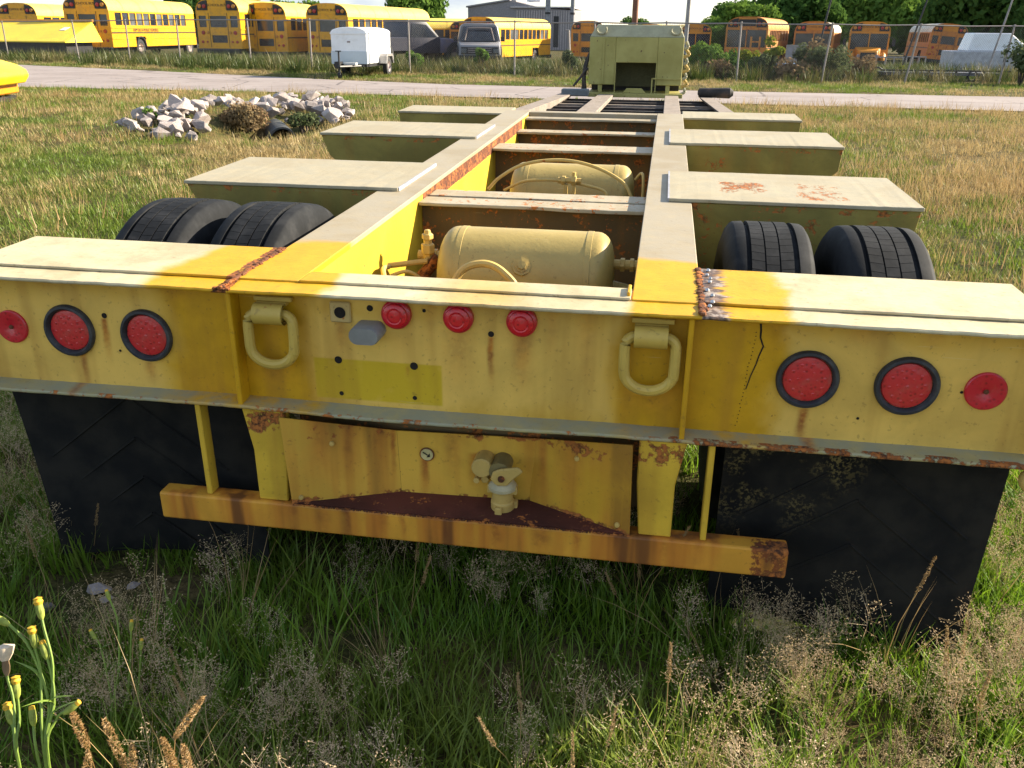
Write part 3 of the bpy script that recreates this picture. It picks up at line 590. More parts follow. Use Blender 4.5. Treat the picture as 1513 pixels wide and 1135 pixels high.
# road sheet
xs = axis(-30, 14, .5, -220, 220, 1.2); vs = []; K = 9
for x in xs:
    a, b = lerp_poly(NEAR, x), lerp_poly(FAR, x)
    for q in range(K):
        t = q/(K-1); y = a+(b-a)*t
        if q in (0, K-1): y += (.10*mn.noise(Vector((x*1.3, q, 0)))+.05*mn.noise(Vector((x*5, q, 3))))
        vs.append((x, y, .012-(.026*max(0, y-33) if y < 69 else .95)+.03*math.sin(t*math.pi)))
fs = [(i*K+q, (i+1)*K+q, (i+1)*K+q+1, i*K+q+1) for i in range(len(xs)-1) for q in range(K-1)]
N = NT('worn_road'); P_ = N.pos(); n1 = N.noise(P_, .5, 5, .6); n2 = N.noise(P_, 8, 5, .6); n3 = N.noise(P_, 90, 3)
nl = N.noise(N.vscale(P_, .12, 1.6, 1), 1, 4, .6); ck = N.vor(N.vscale(P_, .35, .5, 1), 1, 'DISTANCE_TO_EDGE')
c = N.mix(N.sm(n1, .35, .65), (.24, .20, .185), (.30, .255, .24)); c = N.mix(N.mul(N.sm(nl, .54, .70), .5), c, (.16, .135, .13)); c = N.mix(N.mul(N.sm(n2, .5, .7), .3), c, (.22, .19, .175))
c = N.mix(N.mul(N.sm(ck, .004, .014, 1, 0), N.sm(n2, .40, .52)), c, (.06, .05, .05)); c = N.mix(N.sm(n3, .3, .7, 0, .25), c, (.34, .30, .285))
M_road = N.bsdf(c, .9, 0, .2, n3, .4, .004)
me = bpy.data.meshes.new('road'); me.from_pydata(vs, [], fs); me.polygons.foreach_set('use_smooth', [True]*len(me.polygons))
tag(link_mesh('road', me, M_road), 'pale worn pinkish grey road crossing behind the field', kind='structure')
# ---------------------------------------------------------------- rubble
M_rock = None
N = NT('pale_rubble'); co = N.obj_co(); oi = N.n('ObjectInfo'); n1 = N.noise(co, 4, 5, .6); n2 = N.noise(co, 22, 5, .65)
rv = N.mix(oi.outputs['Random'], (.20, .17, .165), (.46, .385, .36))
c = N.mix(N.sm(n1, .35, .65), rv, N.mix(.35, rv, (.55, .50, .46))); c = N.mix(N.mul(N.sm(n2, .52, .66), .6), c, (.14, .11, .09))
M_rock = N.bsdf(c, .9, 0, .2, n2, .5, .02)
rock_me = []
for k in range(7):
    bm = bmesh.new(); pts = [Vector((random.gauss(0, 1), random.gauss(0, 1), random.gauss(0, 1))).normalized()*random.uniform(.75, 1.0) for _ in range(13)]
    for p in pts: bm.verts.new((p.x*random.uniform(.85, 1.1), p.y*.85, p.z*.72))
    bmesh.ops.convex_hull(bm, input=bm.verts); 
    for v_ in [v_ for v_ in bm.verts if not v_.link_faces]: bm.verts.remove(v_)
    bmesh.ops.bevel(bm, geom=[e for e in bm.edges if e.calc_face_angle(0) > .35], offset=.018, segments=1, affect='EDGES')
    me = bpy.data.meshes.new('rubble_rock'); bm.to_mesh(me); bm.free(); me.materials.append(M_rock); rock_me.append(me)
ROCKS = [(-6.97,10.05,.17),(-7.21,10.73,.2),(-6.39,9.77,.19),(-6.4,10.2,.2),(-6.03,9.95,.16),(-7.64,11.66,.2),(-7.67,12.23,.2),(-7.75,12.83,.22),(-7.6,13.48,.24),(-7.22,11.23,.2),(-6.97,11.3,.21),(-6.59,10.89,.22),(-6.63,11.39,.2),(-7.03,12.4,.25),(-7.84,11.61,.18),
         (-7.87,15.01,.2),(-7.3,15.3,.24),(-7.1,15.2,.2),(-7.2,13.86,.2),(-6.7,15.2,.22),(-6.75,16.0,.24),(-6.4,15.6,.22),(-6.03,14.73,.2),(-5.85,15.2,.22),(-5.56,13.84,.18),(-5.52,14.43,.2),(-4.94,13.22,.14),(-5.18,13.4,.2),(-5.75,14.02,.2),(-5.3,12.9,.16),(-7.3,16.4,.2)]
rr = random.Random(5)
for cx_, cy_, n_, sx_, sy_ in ((-6.85, 11.3, 56, .55, .85), (-5.6, 13.9, 36, .45, .8), (-6.9, 14.6, 34, .6, .9)):
    ROCKS += [(cx_+max(-1.5, min(1.5, rr.gauss(0, 1)))*sx_, cy_+max(-1.5, min(1.5, rr.gauss(0, 1)))*sy_, rr.uniform(.09, .27)) for _ in range(n_)]
for (x, y, r_) in ROCKS[:31]:
    ROCKS += [(x+rr.uniform(-.38, .38), y+rr.uniform(-.35, .45), r_*rr.uniform(.55, .95))]
    if rr.random() < .55: ROCKS += [(x+rr.uniform(-.3, .3), y+rr.uniform(-.2, .4), r_*rr.uniform(.4, .7))]
def where(x, y):
    return 'at the end away from the culvert' if y < 11.6 and x < -5.9 else ('behind the dry brush' if y > 14.6 else ('at the end beside the culvert mouth' if x > -6.0 else 'heaped in the middle'))
ROCKS = [r for r in ROCKS if -.632 < (r[0]-.44)/(r[1]+1.865) < -.352 and not (-.53 < (r[0]-.44)/(r[1]+1.865) < -.44 and r[1] < 12.6)]
for i, (x, y, r_) in enumerate(ROCKS):
    o = link_mesh('rubble_rock', rock_me[i % 7]); pile = r_*.5+(.22*rr.random()*math.exp(-((x+6.9)/.6)**2-((y-11.4)/1.0)**2)+.22*rr.random()*math.exp(-((x+5.6)/.6)**2-((y-14)/1.0)**2) if i > 30 else 0)
    r_ *= .84
    o.location = (x, y, gh(x, y)+pile*.9); o.rotation_euler = (rr.uniform(-.5, .5), rr.uniform(-.5, .5), rr.uniform(0, 6.28)); o.scale = (r_*rr.uniform(.85, 1.2), r_*rr.uniform(.85, 1.2), r_*rr.uniform(.8, 1.15))
    tag(o, 'pale broken concrete rock of the rubble heap, '+where(x, y), 'rock', 'rubble rocks '+where(x, y))
M_culv = plain('dark_culvert', (.035, .04, .045), .8, var=.5, dirt=(.08, .07, .05))
cp = MB().lathe([(-.3, .22), (-.3, .19), (1.6, .19), (1.6, .22), (-.3, .22)], (0, 0, 0), 'y', 24).build('culvert_pipe', M_culv, smooth=True); cp.location = (-5.62, 12.0, -.20); cp.rotation_euler = (0, 0, .5)
tag(cp, 'dark round culvert pipe mouth between the rubble rocks', 'pipe')
# small stones lying in the shaded grass
for x, y, r_ in ((-1.10, -.12, .026), (-1.02, -.01, .034), (-.97, -.05, .018), (-.94, .03, .02)):
    o = link_mesh('stone', rock_me[int(r_*1000) % 7]); o.location = (x, y, gh(x, y)+r_*.45); o.scale = (r_*1.3, r_, r_*.8); o.rotation_euler = (0, 0, x*9)
    tag(o, 'small pale grey stone on bare soil in the shaded grass below a mud flap', 'stone', 'stones in the shaded grass')
# ---------------------------------------------------------------- fence
fence = empty('chain_link_fence'); tag(fence, 'galvanised chain link fence with leaning posts in front of the school buses', 'fence')
M_galv = plain('galvanised_post', (.30, .27, .25), .6, .3, var=.3, scale=15, dirt=(.16, .08, .05), dirt_amt=.5)
FX = [-48, -44, -40.5, -37, -33.6, -30.4, -25.2, -21.9, -18.9, -15.3, -12.5, -8.6, -4.74, -2.0, .3, 2.64, 5.25, 7.9, 10.96, 14, 17, 20, 23]
lean = {2.64: -.01, 5.25: .09, 7.9: .16, 10.96: .10, -25.2: -.05, -21.9: .02}
tops = []
for x in FX:
    y = lerp_poly(FEN, x); z0 = gh(x, y); l = lean.get(x, random.uniform(-.03, .03)); top = (x+l*1.5, y, z0+1.78)
    MB().tube([(x, y, z0-.2), top], .03, 8).build('post', M_galv, fence, smooth=True); tops.append(Vector(top)-Vector((0, 0, .05)))
for a, b in zip(tops[:-1], tops[1:]): MB().tube([a, (a+b)/2+Vector((0, 0, -.03*random.random())), b], .022, 6).build('top_rail', M_galv, fence, smooth=True)
b = MB(); wv = .0022
for i in range(len(FX)-1):
    x0, x1 = FX[i], FX[i+1]; n = int((x1-x0)/.075)
    for k in range(-22, n):
        for d_ in (1, -1):
            xa = x0+k*.075 if d_ > 0 else x0+(k+22)*.075; xb = xa+d_*1.65; za, zb = .03, 1.72
            lo, hi = x0, x1
            t0, t1 = 0., 1.
            for lim, sg in ((lo, 1), (hi, -1)):
                fa, fb = sg*(xa-lim), sg*(xb-lim)
                if fa < 0 and fb < 0: t1 = -1; break
                if fa < 0: t0 = max(t0, fa/(fa-fb))
                elif fb < 0: t1 = min(t1, fa/(fa-fb))
            if t1-t0 < .05: continue
            p = []
            for t in (t0, t1):
                x = xa+(xb-xa)*t; y = lerp_poly(FEN, x); p.append((x, y, za+(zb-za)*t))
            b.add([(p[0][0]-wv, p[0][1], p[0][2]), (p[0][0]+wv, p[0][1], p[0][2]), (p[1][0]+wv, p[1][1], p[1][2]), (p[1][0]-wv, p[1][1], p[1][2])], [(0, 1, 2, 3)])
o = b.build('wire_mesh', M_galv, fence, fix=False); o['kind'] = 'stuff'
# ---------------------------------------------------------------- trees and shrubs
def leaf_mat(name, c1, c2, c3, trans=.35):
    N = NT(name); co = N.obj_co(); oi = N.n('ObjectInfo'); n1 = N.noise(co, 1.1, 3); n2 = N.noise(co, 14, 3)
    c = N.mix(N.sm(n2, .35, .65), c1, c2); c = N.mix(N.mul(N.sm(n1, .45, .65), .6), c, c3); c = N.mix(N.mul(oi.outputs['Random'], .35), c, c3)
    d = N.n('BsdfDiffuse'); t = N.n('BsdfTranslucent'); mx = N.n('MixShader'); mx.inputs[0].default_value = trans
    N.put(d.inputs[0], c); N.put(t.inputs[0], c); N.t.links.new(d.outputs[0], mx.inputs[1]); N.t.links.new(t.outputs[0], mx.inputs[2]); N.t.links.new(mx.outputs[0], N.out.inputs[0])
    return N.mat
M_leafd = leaf_mat('dark_leaves', (.048, .10, .020), (.09, .155, .030), (.065, .13, .040))
M_leafm = leaf_mat('mid_leaves', (.085, .16, .024), (.15, .23, .04), (.11, .19, .05))
M_leafy = leaf_mat('yellow_leaves', (.13, .17, .02), (.26, .26, .03), (.09, .14, .02))
M_leafg = leaf_mat('grey_green_leaves', (.075, .095, .045), (.13, .15, .075), (.07, .10, .04))
M_dryb = leaf_mat('dry_brush', (.19, .12, .07), (.30, .21, .12), (.15, .12, .06), .2)
M_bark = plain('bark', (.09, .07, .055), .95, var=.4, scale=6, bump=.6)
def crown_mesh(name, mat, R_, H, lobes, leaves, size, rs, squash=.8):
    rg = np.random.default_rng(rs); cs = []
    for i in range(lobes):
        a = rg.uniform(0, 6.28); e = rg.uniform(-.5, 1.0); q = rg.uniform(.35, .8)
        cs.append((R_*q*math.cos(a)*math.cos(e), R_*q*math.sin(a)*math.cos(e), H*.5*math.sin(e)*q, R_*rg.uniform(.28, .48)))
    V = []; F = []
    for i in range(leaves):
        cx_, cy_, cz_, r_ = cs[rg.integers(lobes)]
        d_ = rg.normal(size=3); d_ /= np.linalg.norm(d_); q = r_*rg.uniform(.45, 1.08)**.6
        p = np.array((cx_, cy_, cz_))+d_*q*np.array((1, 1, squash)); n = d_+rg.normal(size=3)*.6; n /= np.linalg.norm(n)
        u = np.cross(n, rg.normal(size=3)); u /= np.linalg.norm(u); v_ = np.cross(n, u); s_ = size*rg.uniform(.5, 1.3)
        k = len(V); V += [tuple(p+u*s_), tuple(p+v_*s_*.55), tuple(p-u*s_), tuple(p-v_*s_*.55)]; F.append((k, k+1, k+2, k+3))
    me = bpy.data.meshes.new(name); me.from_pydata(V, [], F); me.materials.append(mat); return me, cs
def tree_mesh_set(mat, R_, H, lobes, leaves, size, rs):
    cm, cs = crown_mesh('crown', mat, R_, H, lobes, leaves, size, rs); b = MB(); th = H*.55
    b.tube([(0, 0, -.3), (.05, 0, th*.4), (0, .06, th*.8), (0, 0, th*1.15)], [.26, .20, .15, .07], 8)
    for c_ in cs[:9]:
        b.tube([(0, 0, th*.55), (c_[0]*.45, c_[1]*.45, th*.75+c_[2]*.3), (c_[0], c_[1], th+H*.1+c_[2])], [.11, .07, .025], 6)
    return cm, b.mesh('trunk', M_bark, smooth=True), th*.78
TS = [tree_mesh_set(M_leafd, 4.2, 7.0, 26, 11000, .30, 1), tree_mesh_set(M_leafm, 4.4, 6.0, 24, 11000, .30, 2), tree_mesh_set(M_leafm, 3.4, 7.5, 22, 9000, .28, 3), tree_mesh_set(M_leafd, 5.2, 8.0, 30, 14000, .32, 4)]
def tree(k, x, y, s, label, rz=0, sz=1., sxy=1.):
    e = empty('tree', (x, y, gh(x, y)), rz); s *= 1.0 if s < .7 else 1.15; e.scale = (s*sxy, s*sxy, s*sz); cm, tm, ch = TS[k]
    o = link_mesh('crown', cm, None, e); o.location = (0, 0, ch); link_mesh('trunk', tm, None, e)
    tag(e, label, 'tree', 'trees behind the bus yard')
for a in ((1, 4.4, 105, .66, 'small round crowned tree standing alone beyond the grey pole', .3, .9, 1.05), (2, 8.6, 102, .80, 'bright green tree between the lone round tree and the tall dark one', 1.), (0, 14.2, 112, 1.05, 'tall dark tree behind the bus with the orange roof sign', 2.),
          (1, 19.0, 118, .78, 'pale green low tree beside the gap of bright sky', 3.2), (2, 22.6, 104, 1.05, 'light green tree close behind the tilted rusty bus', 4.1), (1, 26.2, 97, .95, 'leafy light green tree overhanging the tilted rusty bus', 5.), (3, 27.2, 82, 1.0, 'big dark shady tree over the white tank', .8),
          (3, 31, 72, 1.05, 'big dark shady tree at the end of the yard, above the flatbed', 2.8), (2, -32.1, 118, 1.05, 'green tree behind the yellow bus and the dark pickup', 1.4), (0, -27.6, 132, .62, 'small tree beside the low end of the grey factory', 2.2), (1, -9.2, 122, .60, 'low tree between the two stacks and the brown pole', 3.), (0, -4.2, 118, .64, 'low round tree behind the brown pole', .2),
          (1, -50, 122, .98, 'tree behind the parked rear-facing buses and the white cargo trailer', 4.4), (0, -70, 132, 1.1, 'dark tree behind the yellow bus with lettering on its side', 5.1), (2, 1.2, 142, .52, 'small distant tree straight behind the green gooseneck', 2.6), (3, 38, 95, 1.1, 'dark broad tree beyond the yard corner', .9),
          (2, 11.6, 125, .95, 'narrow light green tree between two darker trees', .5), (3, 17.2, 128, .98, 'dark broad tree rising behind the pale green low tree', 3.9),
          (3, 23.5, 132, 1.0, 'dark background tree filling the gap behind the tilted rusty bus', 1.9), (1, 30.5, 112, 1.1, 'mid green tree behind the big dark shady trees', 2.2), (0, 9.6, 138, .92, 'dark background tree behind the bus with the orange sign', 3.3), (1, 20.6, 140, 1.0, 'bright green background tree behind the hooded orange bus', .4), (2, 34, 128, 1.1, 'tall light tree behind the white tank', 1.2), (1, 6.4, 128, .72, 'bright round tree just behind the bus with the dark sign', 2.5), (0, -58, 118, 1.0, 'dark tree filling the gap above the rear-facing buses', 2.0)): tree(*a)
def shrub(x, y, R_, H, mat, label, leaves=1500, size=.07, rs=0, lobes=12, group=None):
    cm, cs = crown_mesh('foliage', mat, R_, H, lobes, leaves, size, rs, .95); e = empty('shrub', (x, y, gh(x, y)))
    o = link_mesh('foliage', cm, None, e); o.location = (0, 0, H*.52); b = MB()
    for c_ in cs[:7]: b.tube([(c_[0]*.1, c_[1]*.1, -.1), (c_[0]*.6, c_[1]*.6, H*.35), (c_[0], c_[1], H*.52+c_[2])], [.025, .018, .008], 5)
    b.build('stems', M_bark, e); tag(e, label, 'shrub', group)
shrub(1.65, 30.6, .72, 1.35, M_leafm, 'round green shrub on the fence next to the grey pole', 2200, .06, 21)
shrub(3.9, 30.5, .42, 1.45, M_leafy, 'yellow green sapling glowing in front of the bus with the tall ladder', 900, .07, 22, 8)
shrub(3.15, 31.0, .40, 1.15, M_leafy, 'small yellowing sapling beside the orange ladder', 600, .07, 23, 7)
shrub(3.6, 30.2, .5, .9, M_leafg, 'grey green bush at the foot of the yellow sapling', 1100, .06, 24)
shrub(5.55, 30.2, .75, 1.25, M_leafg, 'feathery grey green bush leaning on the fence post', 2400, .05, 25, 16)
shrub(5.3, 30.9, .45, 1.5, M_dryb, 'dry brown weed stalks standing behind the feathery bush', 1200, .045, 26, 12)
shrub(11.5, 30.0, .85, 1.3, M_leafg, 'pale green leafy bush before the white tank', 2000, .07, 27)
shrub(12.0, 29.2, .8, .75, M_leafd, 'low dark bush under the pale leafy bush', 1500, .07, 28)
shrub(8.35, 32.5, .22, .5, M_leafy, 'tiny yellow green sapling near the junk flatbed', 350, .06, 29, 5)
shrub(-6.3, 32.0, .32, 1.05, M_leafm, 'upright weed clump before the grey van grille', 800, .06, 30, 8)
shrub(-8.9, 32.0, .38, .8, M_leafm, 'weed clump under the nose of the dark pickup', 900, .06, 31, 8)
shrub(-3.0, 31.5, .45, .8, M_leafg, 'straggly weed clump beside a fence post beyond the grey van', 900, .06, 32, 8)
shrub(2.2, 30.1, .6, .6, M_dryb, 'dry brown brush below the round green shrub', 1100, .06, 33)
shrub(4.6, 29.9, .7, .55, M_dryb, 'dry brown brush along the fence under the feathery bush', 1300, .06, 34)
shrub(.5, 30.6, .55, .7, M_leafg, 'dusty green bush hugging the foot of the grey pole', 1100, .05, 41)
shrub(6.9, 31.2, .6, .75, M_dryb, 'dry brown brush between the feathery bush and the junk flatbed', 1300, .05, 42)
shrub(2.75, 31.4, .5, .95, M_leafd, 'dark green bush at the foot of the orange ladder', 1200, .06, 43)
shrub(4.9, 31.6, .5, 1.2, M_leafg, 'tall dusty bush between yellow sapling and feathery bush', 1200, .05, 44)
shrub(-6.30, 12.2, .42, .36, M_dryb, 'dry brown brush heap lying between the rubble rocks', 3600, .030, 35, 18)
shrub(-5.45, 12.6, .30, .34, M_leafg, 'dull green weed growing over the culvert mouth', 900, .03, 36, 8)
shrub(-7.2, 10.9, .12, .30, M_leafm, 'little green weed growing out of the rubble heap end', 260, .022, 37, 6)
# ================================================================= BUSES, VEHICLES, BUILDINGS
def coat(name, col, rough=.38, dirt=(.22, .13, .05), amt=.35, rust=None):
    N = NT(name); co = N.pos(); n1 = N.noise(co, .8, 5, .6); n2 = N.noise(co, 6, 5, .6); n3 = N.noise(co, 30, 4, .6)
    c = N.mix(N.sm(n1, .35, .65), tuple(v*.88 for v in col), col); c = N.mix(N.mul(N.sm(n2, .48, .68), amt), c, dirt); c = N.mix(N.mul(N.sm(N.noise(N.vscale(co, 3, 3, .35), 1, 4), .5, .7), amt*.8), c, N.mix(.5, c, dirt))
    if rust: c = N.mix(N.mul(N.sm(N.m('ADD', N.mul(n1, .4), N.mul(n2, .6)), .54, .62), .85), c, rust)
    return N.bsdf(c, rough, 0, .45, n3, .08, .01)
M_by = coat('bus_yellow', (.76, .36, .004)); M_bo = coat('bus_orange', (.60, .24, .014), .5, (.25, .08, .02), .4); M_br = coat('bus_faded_orange', (.52, .20, .03), .6, (.20, .07, .03), .5, (.28, .06, .02))
M_roofy = coat('bus_roof_yellow', (.84, .58, .09), .5, (.6, .4, .15), .3); M_roofw = coat('bus_roof_pale', (.62, .58, .48), .6)
M_bk = coat('bus_black', (.016, .016, .018), .5, (.05, .045, .04), .3); M_rub = plain('bus_tyre', (.025, .025, .027), .8); M_hub = plain('bus_hub', (.32, .26, .25), .6, var=.3)
M_letter = plain('black_lettering', (.02, .016, .012), .6)
def glass(name, col, rough=.12):
    N = NT(name); co = N.obj_co(); n = N.noise(co, 1.3, 4, .6); c = N.mix(N.sm(n, .4, .65), col, tuple(v*2.4 for v in col)); return N.bsdf(c, rough, 0, .6, N.noise(co, 2.2, 2), .05, .05)
M_gl = glass('bus_glass', (.014, .018, .026)); M_gl2 = glass('dusty_glass', (.05, .055, .06), .3)
M_lampr = plain('bus_lamp_red', (.35, .02, .015), .35); M_lampa = plain('bus_lamp_amber', (.50, .20, .02), .35)
def holes_wall(u0, u1, v0, v1, holes, P, t):
    """wall in (u,v) with rectangular openings; P(u,v,d) gives a point at depth d"""
    us = sorted({u0, u1, *[h[0] for h in holes], *[h[1] for h in holes]}); vv = sorted({v0, v1, *[h[2] for h in holes], *[h[3] for h in holes]}); b = MB()
    inh = lambda u, v: any(h[0] < u < h[1] and h[2] < v < h[3] for h in holes)
    for i in range(len(us)-1):
        for j in range(len(vv)-1):
            if not inh((us[i]+us[i+1])/2, (vv[j]+vv[j+1])/2): b.add([P(us[i], vv[j], 0), P(us[i+1], vv[j], 0), P(us[i+1], vv[j+1], 0), P(us[i], vv[j+1], 0)], [(0, 1, 2, 3)])
    for (a, c, d, e) in holes:
        for (p, q) in (((a, d), (c, d)), ((c, d), (c, e)), ((c, e), (a, e)), ((a, e), (a, d))): b.add([P(*p, 0), P(*q, 0), P(*q, t), P(*p, t)], [(0, 1, 2, 3)])
    return b
def text_mesh(name, txt, size, mat):
    cu = bpy.data.curves.new(name, 'FONT'); cu.body = txt; cu.size = size; cu.align_x = 'CENTER'; cu.align_y = 'CENTER'; cu.extrude = .004
    to = bpy.data.objects.new(name, cu); COL.objects.link(to); dg = bpy.context.evaluated_depsgraph_get(); me = bpy.data.meshes.new_from_object(to.evaluated_get(dg)); bpy.data.objects.remove(to); me.materials.clear(); me.materials.append(mat); me.name = name; return me
TXT = {}
def lettering(txt, size, parent, loc, rot, mat):
    k = (txt, size, mat.name)
    if k not in TXT: TXT[k] = text_mesh('lettering', txt, size, mat)
    o = link_mesh('lettering', TXT[k], None, parent); o.location = loc; o.rotation_euler = rot; return o
wheel_me = None
def bus_wheel(parent, x, y, r=.48):
    global wheel_me
    if wheel_me is None:
        wheel_me = (MB().lathe([(-.12, .28), (-.14, .40), (-.11, .48), (.11, .48), (.14, .40), (.12, .28)], axis='x', n=28).mesh('tyre', M_rub, smooth=True), MB().lathe([(.12, .29), (.10, .26), (.03, .20), (.06, .09), (.09, .0001)], axis='x', n=24).mesh('rim', M_hub, smooth=True), MB().lathe([(-.12, .29), (-.10, .26), (-.03, .20), (-.06, .09), (-.09, .0001)], axis='x', n=24).mesh('rim', M_hub, smooth=True))
    e = empty('wheel', (x, y, r)); e.parent = parent; link_mesh('tyre', wheel_me[0], None, e); link_mesh('rim', wheel_me[1 if x > 0 else 2], None, e)
def bus(loc, az, label, body, roof, L=10.5, front='flat', sign='SCHOOL BUS', text=None, signmat=None, roll=0, tall=0, wheels=True, hatch=True):
    """local +y is the front; az in degrees clockwise from +Y"""
    e = empty('school_bus', loc, -R(az)); e.rotation_euler = (0, roll, -R(az)); tag(e, label, 'bus', 'school buses in the yard')
    hw = 1.2; zb, zs = .60, 2.34; nW = int((L-.9)/.76); pil = .10
    wins = [(.55+i*.76, .55+i*.76+.76-pil, 1.66, 2.26) for i in range(nW)]
    for s in (-1, 1):
        arch = (L*.30-.55, L*.30+.55)
        f_ = lambda u, v, d, s=s: (s*(hw-d), u, v)
        wl = holes_wall(0, L, zb, zs, wins+[(arch[0], arch[1], zb, 1.10)], f_, .06); wl.build('side_wall', body, e)
        for (a, c, d, g_) in wins:
            pn = MB().box(s*(hw-.05)-.004, s*(hw-.05)+.004, a, c, d, g_).build('window', M_gl2 if random.random() < .2 else M_gl, e)
        MB().add([(s*(hw-.055)-.002*0, a, (d+g_)/2-.02) for a, c, d, g_ in wins[:1]]+[(s*(hw-.055), wins[-1][1], 1.94), (s*(hw-.055), wins[-1][1], 1.98), (s*(hw-.055), wins[0][0], 1.98)], [(0, 1, 2, 3)]).build('window_bar', M_hub, e)
        for z in (.98, 1.27, 1.50): MB().box(s*hw-.012, s*hw+.022, 0.02, L-.02, z, z+.055).build('rub_rail', body if z != 1.27 else M_bk, e) if not (z < 1.1) else [MB().box(s*hw-.012, s*hw+.022, y0, y1, z, z+.055).build('rub_rail', body, e) for y0, y1 in ((.02, arch[0]-.02), (arch[1]+.02, L-.02))]
        ar = MB().lathe([(s*hw-.02, .56), (s*hw+.03, .56), (s*hw+.03, .50), (s*hw-.02, .50)], (0, L*.30, .56), 'x', 16, 0, math.pi); ar.build('wheel_arch', M_bk, e)
        if wheels:
            bus_wheel(e, s*1.04, L*.30); bus_wheel(e, s*1.04, L-.9 if front == 'flat' else L+.55)
    # roof
    prof = []
    for i in range(15): a = math.pi*i/14; prof.append((-hw*math.copysign(abs(math.cos(a))**.62, math.cos(a)), zs+.66*math.sin(a)**.9))
    vs = [(x, y, z) for y in (-.02, L+.02) for x, z in prof]; n = len(prof)
    MB().add(vs, [(i, i+1, n+i+1, n+i) for i in range(n-1)]).build('roof', roof, e, smooth=True, angle=60)
    for y in np.arange(1.5, L-.5, 1.9):
        b = MB(); b.add([(x*1.008, y+d_, z+.012) for d_ in (0, .06) for x, z in prof], [(i, i+1, n+i+1, n+i) for i in range(n-1)]).build('roof_rib', roof, e, smooth=True)
    MB().box(-hw+.08, hw-.08, .1, L-.1, zb-.02, zb+.01).build('floor', M_bk, e)
    MB().box(-.45, .45, -.1, L, .38, zb-.021).build('chassis', M_bk, e)
    # end walls
    for end in ('rear', 'front'):
        y = -.001 if end == 'rear' else L+.001; sg = -1 if end == 'rear' else 1
        f_ = lambda u, v, d: (u, y-sg*d, v)
        hs = [(-1.06, -.66, 1.62, 2.16), (-.46, .46, 1.62, 2.16), (.66, 1.06, 1.62, 2.16), (-.42, .42, .88, 1.24)] if end == 'rear' else [(-1.10, -.03, 1.34, 2.28), (.03, 1.10, 1.34, 2.28)]
        holes_wall(-hw, hw, zb, zs, hs, f_, .05).build(end+'_wall', body, e)
        for (a, c, d, g_) in hs: MB().box(a, c, *sorted((y-sg*.045, y-sg*.052)), d, g_).build('window' if end == 'rear' else 'windshield', M_gl, e)
        cap = MB().add([(x*.995, y, z) for x, z in prof], [tuple(range(n))]); cap.build(end+'_cap', body, e)
        for s in (-1, 1):
            q = [(s*.52, zs+.08), (s*1.10, zs+.08), (s*1.10, zs+.22), (s*.98, zs+.42), (s*.78, zs+.52), (s*.52, zs+.56)]
            MB().prism(q, 'y', *sorted((y+sg*.006, y+sg*.03))).build('lamp_panel', M_bk, e)
            for x_, mt in ((.68, M_lampr), (.92, M_lampa)): MB().lathe([(0, .10), (sg*.05, .09), (sg*.06, .0001)], (s*x_, y+sg*.03, zs+.27), 'y', 16).build('warning_lamp', mt, e, smooth=True)
        sm_ = signmat or body
        MB().box(-.48, .48, *sorted((y+sg*.005, y+sg*.022)), zs+.14, zs+.50).build('sign_panel', sm_, e)
        if sign: lettering(sign.replace(' ', '\n') if False else sign, .17, e, (0, y+sg*.0265, zs+.32), (R(90), 0, 0 if end == 'rear' else R(180)), M_letter)
    for s in (-1, 1):
        for x_, z_, r_, mt in ((.88, 1.36, .10, M_lampr), (.62, 1.36, .07, M_lampa), (.95, .92, .07, M_lampr), (.70, .92, .05, M_lampr)): MB().lathe([(-.01, r_), (-.04, r_*.9), (-.045, .0001)], (s*x_, 0, z_), 'y', 14).build('tail_lamp', mt, e, smooth=True)
    MB().box(-.52, -.50, -.012, -.002, .66, 2.30).box(.50, .52, -.012, -.002, .66, 2.30).build('door_seam', M_bk, e)
    MB().box(-1.2, 1.2, -.26, -.02, .36, .60).build('rear_bumper', M_bk, e, bevel=.02)
    if hatch:
        for i in range(17):
            x = -1.13+i*.137; MB().add([(x, -.263, .54), (x+.035, -.263, .54), (x+.075, -.263, .59), (x+.04, -.263, .59)], [(0, 1, 2, 3)]).build('bumper_stripe', M_hub, e)
    if text: lettering(text, .21, e, (hw+.0245, L*.37, 1.42), (R(90), 0, R(90)), M_letter)
    if front == 'hood':
        b = MB().hexa([(-.78, L+.01, .75), (.78, L+.01, .75), (.62, L+1.35, .75), (-.62, L+1.35, .75)], [(-.80, L+.01, 1.50), (.80, L+.01, 1.50), (.55, L+1.30, 1.28), (-.55, L+1.30, 1.28)]); b.build('hood', body, e, bevel=.08, seg=3, smooth=True)
        MB().box(-.42, .42, L+1.352, L+1.37, .80, 1.18).build('grille', M_bk, e); MB().box(-1.15, 1.15, L+1.40, L+1.55, .45, .72).build('front_bumper', M_bk, e, bevel=.02)
        for s in (-1, 1):
            MB().lathe([(L+1.33, .11), (L+1.40, .10), (L+1.41, .0001)], (s*.54, 0, .98), 'y', 16).build('headlight', M_hub, e, smooth=True)
            MB().ball((s*.92, L+.7, .82), .42, 14, 8, sx=.5, sy=1.2, sz=.9).build('fender', body, e, smooth=True)
            MB().tube([(s*1.1, L+.2, 2.1), (s*1.45, L+.35, 2.0), (s*1.45, L+.35, 1.7)], .02, 6).box(s*1.45-.1, s*1.45+.1, L+.34, L+.36, 1.55, 1.95).build('mirror', M_bk, e)
    else:
        MB().box(-1.2, 1.2, L+.02, L+.2, .40, .66).build('front_bumper', M_bk, e, bevel=.02)
        for s in (-1, 1): MB().lathe([(L, .10), (L+.05, .09), (L+.06, .0001)], (s*.85, 0, 1.0), 'y', 14).build('headlight', M_hub, e, smooth=True)
    return e
def gz(x, y): return gh(x, y)
